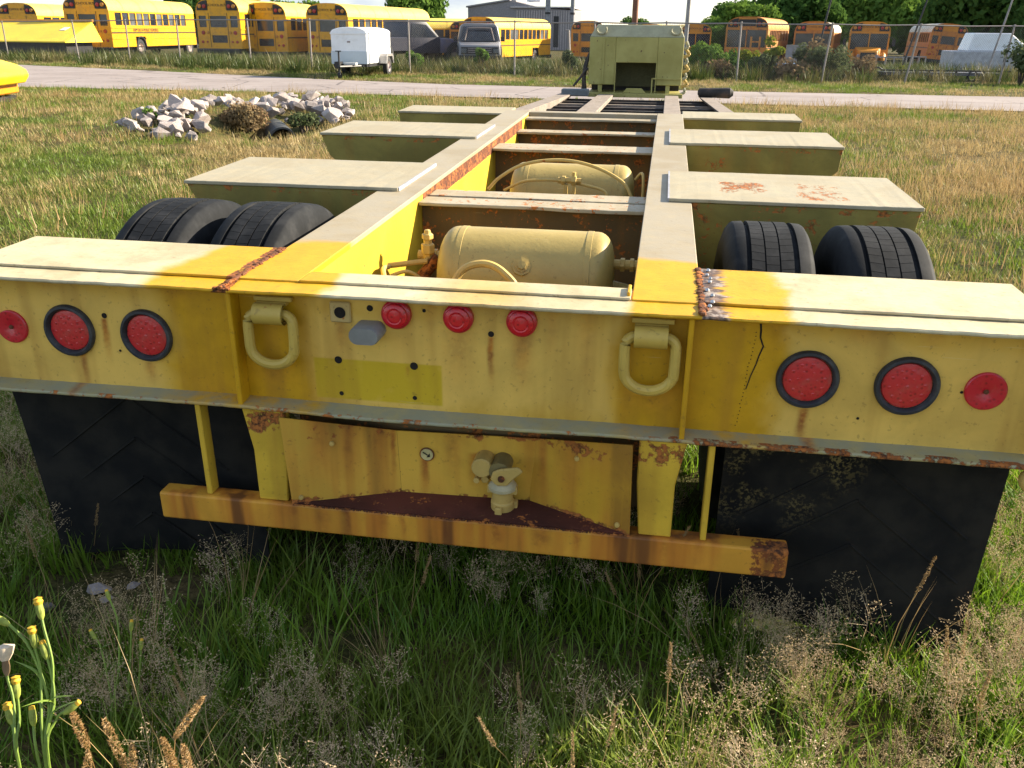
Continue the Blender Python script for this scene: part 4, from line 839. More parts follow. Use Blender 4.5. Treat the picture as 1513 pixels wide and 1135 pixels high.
def pl(x, y, dz=0): return (x, y, gz(x, y)+dz)
bus(pl(-36.1, 47.0), 0, 'yellow school bus half hidden behind the raised yellow steel bed', M_by, M_roofy)
bus(pl(-28.8, 42.4, .1), -4, 'bright yellow school bus with lettering and a wheel arch on its sunlit side', M_by, M_roofy, L=10.0, text='KIPP DELTA PUBLIC SCHOOLS')
bus(pl(-22.4, 43.8, .12), 1, 'school bus seen from its rear next to the lettered yellow bus', M_by, M_roofy)
bus(pl(-20.5, 45.2), 2, 'school bus seen from its rear, next but one to the white cargo trailer', M_by, M_roofy)
bus(pl(-17.2, 45.5), 7, 'school bus with a long sunlit row of windows standing directly behind the white cargo trailer', M_by, M_roofy, L=11.5)
bus(pl(-17.0, 64.0), 60, 'shorter yellow bus with pale dusty windows behind the dark pickup', M_by, M_roofy, L=6.2, hatch=False)
bus(pl(-13.6, 72), 180, 'bus seen from the front with an orange hood, half hidden behind the grey van', M_bo, M_roofy, L=9, front='hood')
H_az = 194; L_ = 9.6; hx, hy = -11.6, 57.5
bus((hx+math.sin(R(14))*L_, hy+math.cos(R(14))*L_, gz(hx, hy+5)), H_az, 'golden bus showing its front and sunlit many-paned side beside the grey van', M_by, M_roofy, L=L_, signmat=M_bo)
bus(pl(-5.4, 66), 8, 'orange bus seen from its rear, partly behind the green gooseneck and near the stacks', M_bo, M_roofw)
bus(pl(-1.2, 78), 10, 'distant bus showing only its pale roof over the gooseneck', M_bo, M_roofy, hatch=False)
bus(pl(1.5, 84), 175, 'distant orange bus between the grey pole and the round green shrub', M_bo, M_roofy, hatch=False)
def front_bus(x, y, azt, label, **k):
    L = k.get('L', 10); hood = 1.4 if k.get('front') == 'hood' else 0
    return bus((x+math.sin(R(azt))*(L+hood), y+math.cos(R(azt))*(L+hood), gz(x, y+4)), azt+180, label, **k)
front_bus(4.9, 55, 13, 'bus front with a dark roof sign behind the yellow green sapling and ladder', body=M_br, roof=M_bo, signmat=M_bk)
front_bus(9.5, 61, 12, 'bus front with an orange roof sign behind the feathery grey bush', body=M_br, roof=M_roofw, signmat=M_bo)
front_bus(12.7, 60, 10, 'hooded orange bus facing the fence with an orange roof sign', body=M_bo, roof=M_bo, front='hood', signmat=M_bo)
bus(pl(19.6, 69, .12), 4, 'rusty faded orange bus seen from its rear, tilted to one side', M_br, M_roofw, L=9, roll=R(4.5), sign=None, signmat=M_bo, hatch=False)
# ---------------------------------------------------------------- raised yellow steel bed beside the first bus
yb = empty('hopper_bed', (-28.0, 38.7, gz(-28, 38.7)), 0); tag(yb, 'bright yellow sloped steel hopper bed before the half hidden bus', 'hopper bed')
M_yb = coat('bed_yellow', (.86, .62, .015), .4, (.6, .4, .05), .2)
MB().hexa([(-9, 0, .86), (.35, 0, .86), (.35, 3.0, .86), (-9, 3.0, .86)], [(-9, .04, .92), (.30, .04, .92), (-.02, 2.9, 1.80), (-9, 2.9, 1.80)]).build('sloped_bed', M_yb, yb, bevel=.01)
MB().box(-9, 0, 2.86, 3.02, 1.801, 1.90).build('top_rim', coat('bed_orange_rim', (.74, .32, .02)), yb); MB().box(-8.5, .0, .5, 2.6, .35, .855).build('chassis', M_bk, yb)
MB().hexa([(-.95, 1.55, 1.395), (-.65, 1.55, 1.395), (-.65, 2.0, 1.534), (-.95, 2.0, 1.534)], [(-.95, 1.55, 1.41), (-.65, 1.55, 1.41), (-.65, 2.0, 1.549), (-.95, 2.0, 1.549)]).build('white_decal', plain('white_decal', (.75, .75, .70), .5), yb)
for x in (-5.5, -1.2):
    for y in (.7, 2.3): MB().lathe([(y-.12, .28), (y-.13, .40), (y+.13, .40), (y+.12, .28), (y-.12, .0001)], (x, 0, .40), 'y', 22).build('wheel', M_rub, yb, smooth=True)
# ---------------------------------------------------------------- yellow machine cut by the left frame edge
ym = empty('yellow_loader', (-12.62, 14.0, 0), .25); tag(ym, 'rounded bright yellow machine hood with orange edge standing on the grass near the road', 'machine')
b = MB().prism([(-2.0, .34), (.16, .34), (.30, .36), (.40, .50), (.36, .62), (.18, .72), (-.1, .80), (-2.0, .86)], 'y', 0, 1.6); b.build('hood', M_yb, ym, bevel=.04, seg=3, smooth=True)
MB().prism([(-2.0, .60), (.12, .60), (.30, .53), (.34, .50), (.30, .49), (.10, .56), (-2.0, .56)], 'y', -.02, 1.62).build('dark_groove', M_bk, ym)
MB().box(-.02, .12, -.03, 1.63, .16, .48).build('orange_post', coat('orange_post', (.70, .25, .01)), ym, bevel=.02); MB().box(-2, -.04, .0, 1.6, .12, .32).build('side_panel', M_yb, ym, bevel=.02); MB().box(-2, .1, .1, 1.5, .0, .115).build('skid', M_bk, ym)
# ---------------------------------------------------------------- white cargo trailer
ct = empty('cargo_trailer', (-9.55, 26.75, .0), R(1)); tag(ct, 'small white enclosed cargo trailer with black tongue jack standing on the road edge', 'trailer')
M_wh = coat('trailer_white', (.80, .81, .82), .35, (.55, .53, .50), .25); M_wl = coat('trailer_blue_grey', (.50, .56, .60), .4, (.4, .4, .4), .2)
w2 = .58; Ls = 2.75; prof = [(-w2, .42), (-w2, 1.34)]+[(-w2*math.cos(a), 1.36+.15*math.sin(a)) for a in np.linspace(.15, math.pi-.15, 9)]+[(w2, 1.34), (w2, .42)]
MB().prism(prof, 'y', 0, Ls).build('box_body', M_wh, ct, bevel=.02, seg=2)
MB().box(-w2-.01, w2+.01, -.02, -.002, .42, .80).build('stone_guard', M_wl, ct); MB().box(-w2-.015, w2+.015, -.02, -.003, 1.30, 1.345).build('roof_trim', M_wh, ct)
for y in (.72,): MB().box(w2+.001, w2+.014, y, y+.03, .42, 1.36).build('side_seam', plain('grey_seam', (.25, .25, .26)), ct)
MB().box(w2+.001, w2+.012, .02, Ls-.02, 1.32, 1.36).build('roof_trim', plain('trim_grey', (.55, .55, .55)), ct)
MB().box(-w2+.03, w2-.03, .05, Ls-.05, .33, .418).build('chassis', M_bk, ct)
for s in (-1, 1):
    bus_wheel(ct, s*.72, 1.75); ct.children[-1].scale = (.62, .62, .62); ct.children[-1].location.z = .30
    MB().prism([(1.30, .40), (1.34, .62), (1.45, .70), (2.05, .70), (2.16, .62), (2.20, .40), (2.12, .40), (2.02, .62), (1.48, .62), (1.38, .40)], 'x', *sorted((s*(w2+.002), s*.84))).build('fender', plain('fender_steel', (.34, .32, .31), .45, .5), ct, bevel=.005)
    MB().tube([(s*.45, .05, .37), (0, -1.0, .37)], .035, 6).build('tongue_bar', M_bk, ct)
MB().cyl((-.06, -.85), .03, .12, .82, 'z', 10).box(-.16, .02, -.87, -.83, .80, .83).build('tongue_jack', M_bk, ct); MB().lathe([(-.04, .10), (.04, .10)], (-.06, -.85, .11), 'x', 14).build('jack_wheel', M_rub, ct)
MB().box(-.05, .34, -.45, -.25, .41, .47).build('tool_tray', plain('tray', (.62, .62, .60)), ct); MB().box(-.30, -.12, -.60, -.30, .30, .50).build('battery_box', M_bk, ct)
MB().box(-.05, .05, -.012, -.003, 1.05, 1.10).build('front_lamp', M_hub, ct)
# ---------------------------------------------------------------- van
vn = empty('van', (-7.5, 37.5, gz(-7.5, 37.5))); vn.rotation_euler = (0, 0, R(13)); tag(vn, 'grey white van with black windshield and grille facing the fence, nose in the weeds', 'van')
M_van = coat('van_grey', (.25, .25, .27), .4, (.25, .2, .17), .4); M_vanr = coat('van_roof_dull', (.20, .17, .16), .6, (.25, .12, .08), .4)
sec = [(-.92, .45), (-.95, .95), (-.93, 1.15), (-.80, 1.72), (-.66, 1.84), (.66, 1.84), (.80, 1.72), (.93, 1.15), (.95, .95), (.92, .45)]
MB().prism(sec, 'y', .9, 5.0).build('body', M_van, vn, bevel=.03, smooth=True); MB().hexa([(-.9, .0, .45), (.9, .0, .45), (.93, .95, .45), (-.93, .95, .45)], [(-.84, .06, .98), (.84, .06, .98), (.92, .95, 1.16), (-.92, .95, 1.16)]).build('hood', M_van, vn, bevel=.05, seg=2, smooth=True)
MB().hexa([(-.80, .62, 1.13), (.80, .62, 1.13), (.84, .89, 1.16), (-.84, .89, 1.16)], [(-.68, .82, 1.70), (.68, .82, 1.70), (.68, .89, 1.72), (-.68, .89, 1.72)]).build('windshield', M_gl, vn)
MB().tube(spline([(-.9, .70, 1.14), (-.74, .84, 1.70), (-.6, .87, 1.82), (.6, .87, 1.82), (.74, .84, 1.70), (.9, .70, 1.14)], 4), .045, 6).build('windshield_frame', M_vanr, vn, smooth=True)
MB().box(-.80, .80, -.03, .05, .62, .90).build('grille', M_bk, vn)
for z in (.68, .76, .84): MB().box(-.5, .5, -.045, -.03, z, z+.025).build('grille_bar', M_hub, vn)
for s in (-1, 1):
    MB().box(s*.68-.11, s*.68+.11, -.05, -.031, .66, .84).build('headlight', M_gl2, vn, bevel=.01); bus_wheel(vn, s*.84, .9); vn.children[-1].scale = (.7, .72, .72); vn.children[-1].location.z = .34
    MB().box(s*1.02-.09, s*1.02+.09, .80, .86, 1.12, 1.32).build('mirror', M_bk, vn, bevel=.02); MB().add([(s*.885, 1.1, 1.2), (s*.885, 2.3, 1.2), (s*.80, 2.3, 1.64), (s*.80, 1.3, 1.64)], [(0, 1, 2, 3)]).build('side_window', M_gl, vn)
MB().box(-.92, .92, -.12, -.02, .40, .58).build('bumper', M_bk, vn, bevel=.02)
# ---------------------------------------------------------------- dark pickup
pk = empty('pickup_truck', (-11.0, 38.6, gz(-11, 38.6)), R(-40)); pk.scale = (1.12, 1.12, 1.15); tag(pk, 'dark blue stripped pickup truck among weeds behind the white cargo trailer', 'pickup')
M_pk = coat('pickup_navy', (.020, .022, .040), .45, (.05, .04, .05), .4)
MB().box(-.88, .88, -2.6, -.55, .62, 1.12).build('cargo_bed', M_pk, pk, bevel=.03); MB().prism([(-.55, .55), (1.0, .55), (1.0, 1.10), (.35, 1.66), (-.45, 1.70), (-.55, 1.10)], 'x', -.86, .86).build('cab', M_pk, pk, bevel=.04, seg=2, smooth=True)
MB().prism([(1.0, .55), (2.5, .55), (2.55, .85), (2.4, 1.02), (1.0, 1.10)], 'x', -.86, .86).build('hood', coat('pickup_faded_hood', (.12, .11, .17), .5), pk, bevel=.05, seg=2, smooth=True)
for s in (-1, 1): MB().prism([(-.40, 1.12), (.85, 1.12), (.32, 1.56), (-.34, 1.60)], 'x', *sorted((s*.862, s*.87))).build('side_window', M_gl, pk)
MB().add([(-.75, .97, 1.16), (.75, .97, 1.16), (.68, .42, 1.60), (-.68, .42, 1.60)], [(0, 1, 2, 3)]).build('windshield', M_gl2, pk)
MB().box(-.85, .85, -.5, .5, 1.701, 1.73).build('roof_panel', M_bk, pk)
for s in (-1, 1):
    for y in (-1.7, 1.75): bus_wheel(pk, s*.80, y); pk.children[-1].scale = (.75, .78, .78); pk.children[-1].location.z = .37
# ---------------------------------------------------------------- factory and stacks
fb = empty('factory_building', (-19.4, 122, gz(0, 122))); fb.scale = (1.12, 1, 1.22); tag(fb, 'long grey factory shed with corrugated pale wall and roof vent behind the buses', 'building')
M_fw = plain('corrugated_wall', (.42, .37, .36), .7, var=.2); M_fr = plain('factory_roof', (.24, .22, .23), .7, var=.2)
MB().prism([(-6.0, 0), (6.2, 0), (6.2, 4.0), (2.8, 4.2), (-1.0, 4.9), (-6, 4.2)], 'y', 0, 14).build('wall', M_fr, fb)
for i in range(22): MB().box(-.2+i*.29, -.2+i*.29+.14, -.08, -.001, .0, 3.95).build('wall_panel', M_fw, fb)
MB().hexa([(-6.2, -.2, 4.2), (-1.0, -.2, 4.92), (-1.0, 14, 4.92), (-6.2, 14, 4.2)], [(-6.2, -.2, 4.35), (-1.0, -.2, 5.07), (-1.0, 14, 5.07), (-6.2, 14, 4.35)]).build('roof', M_fr, fb)
MB().box(-.9, 6.4, -.3, 14, 4.21, 4.34).build('roof', plain('pale_roof', (.50, .45, .44), .6), fb)
MB().box(.6, 2.2, 3, 6, 4.9, 8).build('roof_tower', plain('tower_white', (.62, .62, .64), .6), fb); MB().prism([(-1.2, 7.0), (.6, 6.4), (.6, 7.6), (-.6, 7.6)], 'y', 3, 5).build('roof_vent', M_fr, fb)
MB().box(2.5, 3.0, -.11, -.081, .3, 3.0).box(4.2, 4.8, -.11, -.081, .3, 3.4).build('wall_gap', M_bk, fb)
for x, y, r_, lab in ((-12.4, 98, .26, 'thick grey steel stack close beside the factory shed'), (-9.9, 99, .22, 'thinner grey steel stack standing clear of the factory shed')):
    e = empty('steel_stack', pl(x, y)); tag(e, lab, 'stack'); MB().cyl((0, 0), r_, -.3, 9, 'z', 14).build('shaft', plain('stack_steel', (.20, .21, .23), .6, var=.3), e, smooth=True); MB().lathe([(4.0, r_*1.12), (4.2, r_*1.12)], axis='z', n=14).build('collar', M_bk, e)
M_pole = plain('brown_pole', (.20, .085, .05), .85, var=.3, scale=4, bump=.3); M_polg = plain('grey_pole', (.30, .28, .27), .8, var=.3, scale=4, bump=.3)
for x, y, r_, tl, mt, lab, h_ in ((-.90, 34, .115, 0, M_pole, 'thick reddish brown pole rising behind the green gooseneck', 7), (.98, 32, .075, .01, M_polg, 'grey weathered pole behind the gooseneck beside the round green shrub', 7)):
    e = empty('utility_pole', pl(x, y)); tag(e, lab, 'pole'); MB().tube([(0, 0, -.3), (tl*3, 0, 3), (tl*7, 0, h_)], [r_, r_*.95, r_*.85], 12).build('shaft', mt, e, smooth=True); MB().lathe([(2.6, r_*1.06), (2.68, r_*1.06)], axis='z', n=12).build('band', M_galv, e)
for x, y, dx, mt, lab in ((8.35, 32.6, .75, M_bk, 'thin dark pole leaning before the tilted rusty bus'), (11.2, 32.6, .55, M_polg, 'pale pole leaning in front of the white tank'), (5.3, 31.6, .45, M_bk, 'thin dark rod leaning over the feathery bush'), (-3.2, 33.5, -.22, M_galv, 'bent pale strip leaning on the fence near the gooseneck')):
    o = MB().tube([(0, 0, -.2), (dx*.5, 0, 1.5), (dx, .05, 3.2 if mt != M_galv else 1.5)], [.035, .032, .028] if mt != M_galv else [.07, .05, .02], 8).build('leaning_pole', mt, smooth=True); o.location = pl(x, y); tag(o, lab, 'pole')
# ---------------------------------------------------------------- junk at the right of the yard
jf = empty('junk_flatbed', (9.6, 32.2, gz(9.6, 32.2)), R(5)); tag(jf, 'dark low junk flatbed frame lying in weeds along the fence', 'flatbed')
MB().box(-1.9, 2.0, -.4, .5, .16, .26).build('frame', plain('dull_dark_steel', (.06, .06, .07), .6, var=.4, dirt=(.12, .07, .05)), jf); MB().box(-2.0, 2.2, -.46, -.405, .30, .345).build('side_rail', M_bk, jf)
MB().tube(spline([(-2.0, -.43, .33), (-2.15, -.43, .40), (-2.3, -.43, .36), (-2.33, -.43, .2)], 4), .03, 6).build('bent_hook', M_bk, jf)
for x in (-1.4, -.5, .4, 1.3): MB().box(x, x+.07, -.44, -.41, .261, .30).build('rail_stake', M_bk, jf)
MB().box(-1.7, 1.8, -.41, -.401, .165, .255).build('side_skirt', plain('skirt_grey', (.16, .165, .18), .5, var=.4), jf)
for x in (-.8, 1.0): MB().lathe([(-.48, .15), (-.42, .16), (-.3, .16)], (x, 0, .16), 'y', 14).build('wheel', M_rub, jf)
wt = empty('white_tank', (13.2, 38.5, gz(13, 38.5))); tag(wt, 'white tank body on a pale concrete block at the yard corner', 'tank')
MB().hexa([(-.95, 0, 1.0), (1.5, 0, 1.0), (1.5, 1.4, 1.0), (-.95, 1.4, 1.0)], [(-.78, .1, 1.68), (.6, .1, 1.68), (.6, 1.3, 1.68), (-.78, 1.3, 1.68)]).build('tank_body', M_wh, wt, bevel=.03); MB().box(-1.5, 1.9, -.2, 1.6, -.1, .998).build('block', plain('pale_block', (.42, .42, .44), .8), wt, bevel=.03)
cb = MB().box(-.42, .42, -.3, .3, 0, .34).build('blue_bin', plain('blue_bin', (.10, .17, .28), .5, var=.3), bevel=.05, seg=2, smooth=True); cb.location = pl(4.55, 32.6, .12); tag(cb, 'low light blue plastic bin among brush behind the fence', 'bin')
ld = empty('orange_ladder', pl(3.55, 34), .1); tag(ld, 'orange steel ladder frame standing in front of the bus with dark sign', 'ladder')
for x in (-.16, .16): MB().box(x-.03, x+.03, -.03, .03, 0, 1.35).build('rail', M_br, ld)
for z in (.25, .55, .85, 1.15): MB().box(-.13, .13, -.02, .02, z, z+.05).build('rung', M_br, ld)
for i, (x, y, w_, h_, mt, lab) in enumerate(((12.3, 52, .7, .75, M_polg, 'pale pipe rack frame in front of the hooded orange bus'), (13.9, 53, .5, .8, M_polg, 'white railing frame beside the bumper of the hooded orange bus'), (6.6, 46, .5, 1.2, M_polg, 'tilted grey board propped by the bus with orange sign'))):
    e = empty('scrap_frame', pl(x, y)); tag(e, lab, 'scrap')
    for q in range(4): MB().box(-w_+q*w_*.66, -w_+q*w_*.66+.06, 0, .05, 0, h_).build('upright', mt, e)
    MB().box(-w_, w_+.06, -.005, .055, h_+.001, h_+.06).build('top_bar', mt, e)
    if i == 2: MB().box(-w_, w_, .06, .09, .1, h_).build('board', plain('lilac_board', (.34, .32, .36), .7), e)
# ================================================================= GRASS (stuff: scattered tufts)
def grass_mat(name, cols, dry, drymix, trans=.4, pscale=.45, thr=(.44, .60)):
    N = NT(name); P_ = N.pos(); oi = N.n('ObjectInfo'); r_ = oi.outputs['Random']; n1 = N.noise(P_, pscale, 4, .6); n2 = N.noise(P_, 2.6, 3)
    c = N.mix(r_, cols[0], cols[1]); c = N.mix(N.mul(N.sm(n2, .4, .62), .7), c, cols[2])
    d_ = N.m('ADD', N.mul(N.sm(N.m('ADD', n1, N.mul(N.m('SUBTRACT', r_, .5), .16)), *thr), drymix), 0, clamp=True)
    c = N.mix(d_, c, N.mix(r_, dry[0], dry[1]))
    d = N.n('BsdfDiffuse'); t = N.n('BsdfTranslucent'); mx = N.n('MixShader'); mx.inputs[0].default_value = trans
    gl = N.n('BsdfGlossy'); gl.inputs['Roughness'].default_value = .45; N.put(gl.inputs[0], (.5, .5, .5)); m2 = N.n('MixShader'); m2.inputs[0].default_value = .035
    N.put(d.inputs[0], c); N.put(t.inputs[0], c); N.t.links.new(d.outputs[0], mx.inputs[1]); N.t.links.new(t.outputs[0], mx.inputs[2])
    N.t.links.new(mx.outputs[0], m2.inputs[1]); N.t.links.new(gl.outputs[0], m2.inputs[2]); N.t.links.new(m2.outputs[0], N.out.inputs[0]); return N.mat
M_gnear = grass_mat('grass_near', ((.10, .21, .014), (.22, .34, .022), (.16, .26, .022)), ((.24, .19, .07), (.34, .25, .11)), .25, .45)
M_gfar = grass_mat('grass_field', ((.10, .165, .020), (.16, .22, .026), (.14, .19, .030)), ((.38, .26, .12), (.48, .34, .17)), .85, .35, .30, (.43, .58))
M_straw = grass_mat('dry_straw', ((.36, .24, .10), (.46, .33, .15), (.30, .19, .08)), ((.40, .28, .13), (.5, .36, .18)), .5, .3)
M_seed = grass_mat('seed_panicle', ((.46, .35, .19), (.64, .49, .31), (.54, .41, .23)), ((.58, .45, .27), (.68, .53, .36)), .6, .35)
M_weed = grass_mat('verge_weeds', ((.055, .080, .020), (.085, .115, .026), (.07, .10, .02)), ((.20, .15, .07), (.26, .19, .09)), .55, .3, .6)
def blade(V, F, p, az, h, bend, w_, n=3):
    k = len(V); ca, sa = math.cos(az), math.sin(az); tw = random.uniform(-.5, .5)
    for i in range(n+1):
        t = i/n; r_ = bend*t**1.8; z = h*(t-.28*abs(bend)/max(h, .01)*t*t*.6); ww = w_*(1-t)**.7 if i < n else 0
        x, y = p[0]+ca*r_, p[1]+sa*r_; px, py = -sa*ww+ca*ww*tw*t, ca*ww+sa*ww*tw*t
        if i < n: V += [(x-px, y-py, z), (x+px, y+py, z)]
        else: V.append((x, y, z))
    for i in range(n-1): F.append((k+2*i, k+2*i+1, k+2*i+3, k+2*i+2))
    F.append((k+2*(n-1), k+2*(n-1)+1, k+2*n))
def stemline(V, F, pts, w_):
    for a, b in zip(pts[:-1], pts[1:]):
        k = len(V); V += [(a[0]-w_, a[1], a[2]), (a[0]+w_, a[1], a[2]), (b[0]+w_*.8, b[1], b[2]), (b[0]-w_*.8, b[1], b[2])]; F.append((k, k+1, k+2, k+3))
        k = len(V); V += [(a[0], a[1]-w_, a[2]), (a[0], a[1]+w_, a[2]), (b[0], b[1]+w_*.8, b[2]), (b[0], b[1]-w_*.8, b[2])]; F.append((k, k+1, k+2, k+3))
def diamond(V, F, p, s_, el=1.8):
    d_ = Vector((random.gauss(0, 1), random.gauss(0, 1), random.gauss(0, .6)+.3)).normalized(); u = d_.orthogonal().normalized(); v_ = d_.cross(u); k = len(V); p = Vector(p)
    V += [tuple(p+d_*s_*el), tuple(p+u*s_*.6), tuple(p-d_*s_*el*.6), tuple(p-u*s_*.6), tuple(p+v_*s_*.6), tuple(p-v_*s_*.6)]; F += [(k, k+1, k+2, k+3), (k, k+4, k+2, k+5)]
protos = {}
def proto(coll, name, V, F, mat):
    me = bpy.data.meshes.new(name); me.from_pydata(V, [], F); me.materials.append(mat); o = bpy.data.objects.new(name, me)
    if coll not in protos: protos[coll] = bpy.data.collections.new(coll)
    protos[coll].objects.link(o)
for q in range(5):  # near green tufts
    V, F = [], []
    for i in range(34):
        a = random.uniform(0, 6.28); rr_ = .075*math.sqrt(random.random()); h = random.uniform(.04, .12)*(1+.4*(q == 4)); blade(V, F, (rr_*math.cos(a), rr_*math.sin(a)), a+random.gauss(0, .9), h, h*random.uniform(.15, .85), random.uniform(.0015, .0032))
    proto('near_tufts', 'tuft_%d' % q, V, F, M_gnear)
for q in range(2):  # bold broad-bladed tufts
    V, F = [], []
    for i in range(12):
        a = random.uniform(0, 6.28); rr_ = .03*random.random(); h = random.uniform(.12, .26); blade(V, F, (rr_*math.cos(a), rr_*math.sin(a)), a, h, h*random.uniform(.3, 1.1), random.uniform(.0022, .0040), 5)
    proto('near_bold', 'bold_%d' % q, V, F, M_gnear)
for q in range(4):  # airy seed panicles
    V, F = [], []
    for i in range(5):
        a = random.uniform(0, 6.28); rr_ = .05*random.random(); bx_, by_ = rr_*math.cos(a), rr_*math.sin(a); h = random.uniform(.06, .15); lx, ly = random.gauss(0, .03), random.gauss(0, .03)
        top = (bx_+lx, by_+ly, h); stemline(V, F, [(bx_, by_, 0), (bx_+lx*.4, by_+ly*.4, h*.55), top], .0006); hh = random.uniform(.05, .09)
        for k in range(13):
            t = random.random(); z = h-.02+hh*t; az = random.uniform(0, 6.28); ln = (.038*(1-.55*t)+.008)*random.uniform(.6, 1.2); ep = (top[0]+ln*math.cos(az), top[1]+ln*math.sin(az), z+ln*.5); k_ = len(V)
            stemline(V, F, [(top[0]+lx*.2*t, top[1]+ly*.2*t, z), ep], .0003)
            for s_ in range(4): f_ = .45+.55*s_/3; diamond(V, F, (top[0]+(ep[0]-top[0])*f_+random.gauss(0, .005), top[1]+(ep[1]-top[1])*f_+random.gauss(0, .005), z+(ep[2]-z)*f_+random.gauss(0, .005)), random.uniform(.0012, .0021))
    proto('panicles', 'panicle_%d' % q, V, F, M_seed)
for q in range(3):  # foxtail like spikes
    V, F = [], []
    for i in range(1+q % 2):
        lx, ly = random.gauss(0, .05), random.gauss(0, .04); h = random.uniform(.16, .26); P3 = [(lx*t*t, ly*t*t+.01*i, h*t) for t in (0, .35, .7, 1)]; stemline(V, F, P3, .0009)
        for k in range(150):
            t = random.random(); zz = h+.085*t; rr_ = .0042*(1-t*.6); az = random.uniform(0, 6.28); diamond(V, F, (P3[-1][0]+lx*.5*t+rr_*math.cos(az), P3[-1][1]+ly*.5*t+rr_*math.sin(az), zz), .0016, 2.6)
    proto('spikes', 'spike_%d' % q, V, F, M_straw)
for q in range(3):  # dry straw tufts
    V, F = [], []
    for i in range(16):
        a = random.uniform(0, 6.28); rr_ = .08*random.random(); h = random.uniform(.15, .36); blade(V, F, (rr_*math.cos(a), rr_*math.sin(a)), a, h, h*random.uniform(.1, .7), random.uniform(.0008, .0016), 4)
    proto('straw', 'straw_%d' % q, V, F, M_straw)
for q in range(4):  # field tufts seen from afar
    V, F = [], []
    for i in range(46):
        a = random.uniform(0, 6.28); rr_ = .24*math.sqrt(random.random()); h = random.uniform(.035, .105); blade(V, F, (rr_*math.cos(a), rr_*math.sin(a)), a+random.gauss(0, 1), h, h*random.uniform(.2, .9), random.uniform(.003, .0055), 2)
    proto('field_tufts', 'field_%d' % q, V, F, M_gfar)
for q in range(3):
    V, F = [], []
    for i in range(26):
        a = random.uniform(0, 6.28); rr_ = .22*math.sqrt(random.random()); h = random.uniform(.08, .21); blade(V, F, (rr_*math.cos(a), rr_*math.sin(a)), a+random.gauss(0, 1), h, h*random.uniform(.1, .5), random.uniform(.0022, .004), 2)
    proto('field_straw', 'fstraw_%d' % q, V, F, M_straw)
for q in range(3):
    V, F = [], []
    for i in range(60):
        a = random.uniform(0, 6.28); rr_ = .4*math.sqrt(random.random()); h = random.uniform(.15, .65); blade(V, F, (rr_*math.cos(a), rr_*math.sin(a)), a+random.gauss(0, 1), h, h*random.uniform(.1, .6), random.uniform(.008, .018), 3)
    proto('verge_weeds', 'weed_%d' % q, V, F, M_weed)
def scatter(name, coll, pts, scl, label, cat, tilt=.12):
    n = len(pts); me = bpy.data.meshes.new(name); me.from_pydata([tuple(p) for p in pts], [], [])
    rot = np.stack([rng.normal(0, tilt, n), rng.normal(0, tilt, n), rng.uniform(0, 6.283, n)], 1).astype(np.float32)
    a = me.attributes.new('rot', 'FLOAT_VECTOR', 'POINT'); a.data.foreach_set('vector', rot.ravel())
    a = me.attributes.new('scl', 'FLOAT', 'POINT'); a.data.foreach_set('value', np.asarray(scl, np.float32))
    a = me.attributes.new('idx', 'INT', 'POINT'); a.data.foreach_set('value', rng.integers(0, len(protos[coll].objects), n).astype(np.int32))
    o = bpy.data.objects.new(name, me); COL.objects.link(o); g = bpy.data.node_groups.new('scatter_'+name, 'GeometryNodeTree')
    g.interface.new_socket('Geometry', in_out='INPUT', socket_type='NodeSocketGeometry'); g.interface.new_socket('Geometry', in_out='OUTPUT', socket_type='NodeSocketGeometry')
    A = g.nodes.new; i_, o_ = A('NodeGroupInput'), A('NodeGroupOutput'); ip = A('GeometryNodeInstanceOnPoints'); ci = A('GeometryNodeCollectionInfo'); ci.inputs['Collection'].default_value = protos[coll]; ci.inputs['Separate Children'].default_value = True; ci.inputs['Reset Children'].default_value = True
    def na(nm, dt): x = A('GeometryNodeInputNamedAttribute'); x.data_type = dt; x.inputs[0].default_value = nm; return x.outputs[0]
    ip.inputs['Pick Instance'].default_value = True
    for s_, d_ in ((i_.outputs[0], ip.inputs['Points']), (ci.outputs[0], ip.inputs['Instance']), (na('idx', 'INT'), ip.inputs['Instance Index']), (na('rot', 'FLOAT_VECTOR'), ip.inputs['Rotation']), (na('scl', 'FLOAT'), ip.inputs['Scale']), (ip.outputs[0], o_.inputs[0])): g.links.new(s_, d_)
    md = o.modifiers.new('scatter', 'NODES'); md.node_group = g; tag(o, label, cat, kind='stuff'); return o
def region(x0, x1, y0, y1, dens, keep=None):
    n = int((x1-x0)*(y1-y0)*dens); p = np.stack([rng.uniform(x0, x1, n), rng.uniform(y0, y1, n)], 1); o = []
    for x, y in p:
        if keep is None or keep(x, y): o.append((x, y, gh(x, y)-.004))
    return o
cl_ = lambda x, y, s_, o: .5+.5*mn.noise(Vector((x*s_, y*s_, o)))*1.6
under = lambda x, y: abs(x) < 1.2 and .25 < y < 4.5
bare = lambda x, y: ((x+.95)/.28)**2+((y+.02)/.16)**2 < 1
vis = lambda x, y: abs(x-.44+(y+1.86)*.16) < .85*(y+1.86)+.9   # inside or near the view wedge
kn = lambda x, y: not bare(x, y) and (not under(x, y) or random.random() < .35) and vis(x, y)
pt = region(-2.6, 3.4, -1.15, 2.2, 260, lambda x, y: kn(x, y) and cl_(x, y, 1.7, 0) > .12*random.random())
scatter('grass', 'near_tufts', pt, rng.uniform(.65, 1.25, len(pt)), 'fine green grass around the rear of the trailer', 'grass')
pt = region(-2.6, 3.4, -1.15, 2.2, 9, lambda x, y: kn(x, y) and cl_(x, y, 1.3, 9) > .5)
scatter('grass', 'near_bold', pt, rng.uniform(.6, 1.1, len(pt)), 'broad bladed green grass tufts near the camera side of the trailer', 'grass')
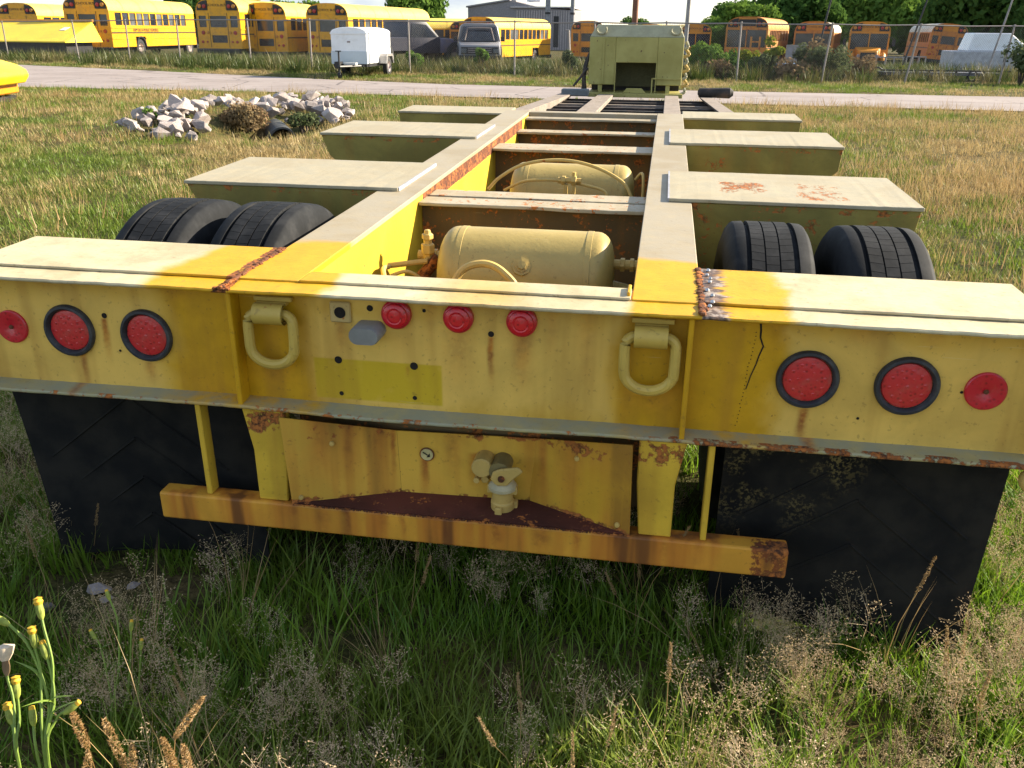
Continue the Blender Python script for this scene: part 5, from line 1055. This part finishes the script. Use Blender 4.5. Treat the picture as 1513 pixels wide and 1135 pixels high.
pt = region(-2.6, 3.4, -1.15, 2.2, 85, lambda x, y: kn(x, y) and cl_(x, y, 1.5, 4) > .36+.25*random.random()-(.30 if x-1.6*y > .9 else 0))
scatter('seed_grass', 'panicles', pt, rng.uniform(.6, 1.25, len(pt)), 'airy tan seed heads of wild grass behind the trailer', 'grass', .2)
pt = region(-2.6, 3.4, -1.15, 2.2, 4.5, kn)
scatter('grass_spikes', 'spikes', pt, rng.uniform(.7, 1.15, len(pt)), 'brown grass spikes standing among the wild grass', 'grass', .2)
pt = region(-2.6, 3.4, -1.15, 2.2, 9, kn)
scatter('dry_grass', 'straw', pt, rng.uniform(.6, 1.1, len(pt)), 'dry straw stems among the near grass', 'grass', .25)
offroad = lambda x, y: y < lerp_poly(NEAR, x)-.05+.25*mn.noise(Vector((x*2, 0, 0))) and vis(x, y) and not (abs(x) < 1.15 and y < 9)
rockz = lambda x, y: -7.9 < x < -4.9 and 9.8 < y < 16 and random.random() < .6
pt = [p for p in region(-9, 8, 1.9, 9, 44, offroad) if not rockz(p[0], p[1])]; scatter('field_grass', 'field_tufts', pt, rng.uniform(.6, 1.15, len(pt)), 'green and tan meadow grass beside the trailer', 'grass')
pt = [p for p in region(-18, 14, 9, 20, 18, offroad) if not rockz(p[0], p[1])]; scatter('field_grass', 'field_tufts', pt, rng.uniform(.8, 1.35, len(pt)), 'meadow grass stretching to the road edge', 'grass')
dryn = lambda x, y: mn.noise(Vector((x*.33, y*.33, 7)))*.9+.42*(1 if x > 1.2 else .1)-(.55 if (x < -4 and y < 9 and x > -9) else 0)
pt = [p for p in region(-9, 9, 1.9, 10, 22, offroad) if dryn(p[0], p[1]) > random.uniform(-.10, .65) and not rockz(p[0], p[1])]; scatter('dry_field_grass', 'field_straw', pt, rng.uniform(.6, 1.25, len(pt)), 'straw coloured dry grass in the meadow', 'grass', .22)
pt = [p for p in region(-16, 13, 10, 20, 6, offroad) if dryn(p[0], p[1]) > random.uniform(-.1, .7) and not rockz(p[0], p[1])]; scatter('dry_field_grass', 'field_straw', pt, rng.uniform(.9, 1.5, len(pt)), 'dry grass patches towards the road', 'grass', .22)
verge = lambda x, y: y > lerp_poly(FAR, x)+.15+.2*mn.noise(Vector((x*2, 5, 0))) and y < lerp_poly(FEN, x)+.2
pt = region(-34, 16, 23, 42, 9, verge); scatter('verge_grass', 'field_tufts', pt, rng.uniform(.8, 1.5, len(pt)), 'short green grass on the verge between road and fence', 'grass')
wz = lambda x, y: -.5-(1.6 if x < -9 else 0) < y-lerp_poly(FEN, x) < (9 if x < -10 else 14) and abs(x) < 60
pt = region(-46, 22, 27, 62, 2.6, wz); scatter('yard_weeds', 'verge_weeds', pt, rng.uniform(.5, 1.15, len(pt)), 'tall rank weeds along the fence and under the parked buses', 'weeds')
# ---------------------------------------------------------------- flowering weeds near the camera
M_stem = plain('weed_stem', (.16, .24, .03), .6, var=.25, scale=30); M_petal = plain('yellow_bud', (.62, .36, .02), .7, var=.3, scale=60); M_fluff = plain('pale_fluff', (.62, .50, .36), .9, var=.2, scale=80); M_calyx = plain('green_bud', (.24, .28, .04), .7, var=.3, scale=60)
def flower_weed(loc, stems, label, s=1.):
    e = empty('flowering_weed', loc); e.scale = (s, s, s)
    for pts, tip in stems:
        MB().tube(spline(pts, 5), .0019, 6).build('stem', M_stem, e, smooth=True); p = Vector(pts[-1]); d_ = (p-Vector(pts[-2])).normalized()
        b = MB().lathe([(-.012, .0018), (-.007, .0042), (0, .0050), (.008, .0044), (.012, .003)], axis='z', n=10); o = b.build('bud', M_calyx if tip != 'fluff' else M_dryb, e, smooth=True); o.location = p; o.rotation_euler = d_.to_track_quat('Z', 'Y').to_euler()
        t_ = MB().lathe([(.008, .0045), (.012, .0062), (.015, .0048), (.017, .0058), (.019, .0001)] if tip == 'flower' else [(.008, .005), (.016, .010), (.026, .013), (.030, .0001)] if tip == 'fluff' else [(.010, .004), (.014, .0035), (.015, .0001)], axis='z', n=10)
        o2 = t_.build('flower' if tip != 'fluff' else 'seed_fluff', M_petal if tip != 'fluff' else M_fluff, e, smooth=True); o2.location = p; o2.rotation_euler = o.rotation_euler
    for k in range(max(3, len(stems)//2)):
        pts = stems[k][0]; q = Vector(pts[len(pts)//2]); a = random.uniform(0, 6.28); L_f = random.uniform(.03, .06); V, F = [], []
        blade(V, F, (0, 0), a, L_f*.7, L_f, .0035, 4); me = bpy.data.meshes.new('leaf'); me.from_pydata(V, [], F); lf = link_mesh('leaf', me, M_stem, e); lf.location = q
    tag(e, label, 'weed'); return e

BS = (-.20, -1.02, 0.)
def W_(l): return [(x-BS[0], y-BS[1], z) for x, y, z in l]
def grow(l): a = l[0]; return W_([(BS[0]+(a[0]-BS[0])*.2, BS[1]+(a[1]-BS[1])*.2, 0), (BS[0]+(a[0]-BS[0])*.7, BS[1]+(a[1]-BS[1])*.7, a[2]*.5)]+l)
k_ = 1.16/.95; C0 = Vector((0.4426, -1.8649, 1.4669))
def far(l): return [tuple(C0+(Vector(p)-C0)*k_) for p in l]
BS = tuple(far([(-.165, -1.23, .73)])[0][:2])+(0.,)
flower_weed((BS[0], BS[1], 0), [(grow(far(l)), t) for l, t in (
 ([(-.164, -1.226, .729), (-.164, -1.207, .776), (-.165, -1.187, .827), (-.177, -1.174, .864), (-.183, -1.167, .882)], 'flower'), ([(-.164, -1.226, .729), (-.167, -1.202, .789), (-.19, -1.184, .843), (-.214, -1.178, .867), (-.223, -1.178, .872)], 'bud'),
 ([(-.165, -1.227, .729), (-.177, -1.193, .816), (-.185, -1.183, .843), (-.187, -1.18, .854)], 'flower'), ([(-.164, -1.226, .729), (-.161, -1.201, .79), (-.167, -1.189, .823), (-.175, -1.182, .842)], 'bud'),
 ([(-.192, -1.233, .725), (-.204, -1.208, .789), (-.213, -1.199, .816), (-.215, -1.195, .826)], 'fluff'), ([(-.171, -1.229, .725), (-.181, -1.214, .766), (-.183, -1.21, .776)], 'bud'), ([(-.192, -1.233, .72), (-.205, -1.216, .758), (-.212, -1.209, .772)], 'flower'),
 ([(-.192, -1.233, .725), (-.200, -1.21, .770), (-.205, -1.199, .800)], 'flower'), ([(-.162, -1.226, .729), (-.158, -1.208, .773), (-.143, -1.2, .785)], 'bud'))], 'tall sunlit weed with yellow buds and pale fluff close before the camera')
k_ = 1.95/1.55; BS = tuple(far([(-.44, -.78, .33)])[0][:2])+(0.,)
flower_weed((BS[0], BS[1], 0), [([(0, 0, 0)]+W_(far(l[2:])), t) for l, t in (([(-.46, -.79, 0), (-.445, -.78, .25), (-.442, -.77, .352), (-.435, -.742, .418), (-.442, -.712, .495), (-.462, -.697, .539)], 'bud'), ([(-.46, -.79, 0), (-.45, -.78, .25), (-.442, -.765, .36), (-.467, -.734, .451), (-.483, -.727, .475)], 'bud'),
 ([(-.46, -.79, 0), (-.43, -.77, .3), (-.425, -.75, .36), (-.42, -.73, .42), (-.418, -.71, .49)], 'bud'), ([(-.46, -.79, 0), (-.42, -.77, .3), (-.41, -.75, .35), (-.40, -.74, .40), (-.398, -.72, .46)], 'bud'))], 'thin spindly weed with closed buds in the trailer shade')
M_spk = grass_mat('spike_straw', ((.40, .24, .09), (.50, .32, .13), (.36, .22, .08)), ((.42, .28, .12), (.5, .34, .16)), .4, .4)
for i, tp in enumerate(((-.204, -1.131, .711), (-.168, -1.125, .700), (-.181, -1.145, .666), (-.13, -1.134, .674), (-.095, -1.125, .682), (-.05, -1.099, .727), (-.07, -1.124, .675))):
    V, F = [], []; t3 = C0+(Vector(tp)-C0)*1.22; h = t3.z; bx_ = random.gauss(0, .02); dx, dy = random.gauss(0, .02)+(.035 if i == 5 else 0), random.gauss(0, .012)
    L0 = h-.09; P3 = [(-dx*3*(1-t)**1.3-dx, -dy*3*(1-t)-dy, L0*t) for t in (0, .3, .6, .85, 1)]; stemline(V, F, P3, .0009)
    for k in range(330):
        t = random.random(); rr_ = .0062*(math.sin(math.pi*(.12+.83*t))**.6); az = random.uniform(0, 6.28); diamond(V, F, (P3[-1][0]*(1-t)+rr_*math.cos(az), P3[-1][1]*(1-t)+rr_*math.sin(az), L0+.09*t), .0012, 3.4)
    me = bpy.data.meshes.new('grass_spike'); me.from_pydata(V, [], F); o = link_mesh('grass_spike', me, M_spk); o.location = (t3.x, t3.y, 0); tag(o, 'sunlit brown bristly grass spike on a thin stem near the yellow budded weed', 'grass stalk', 'sunlit grass spikes')
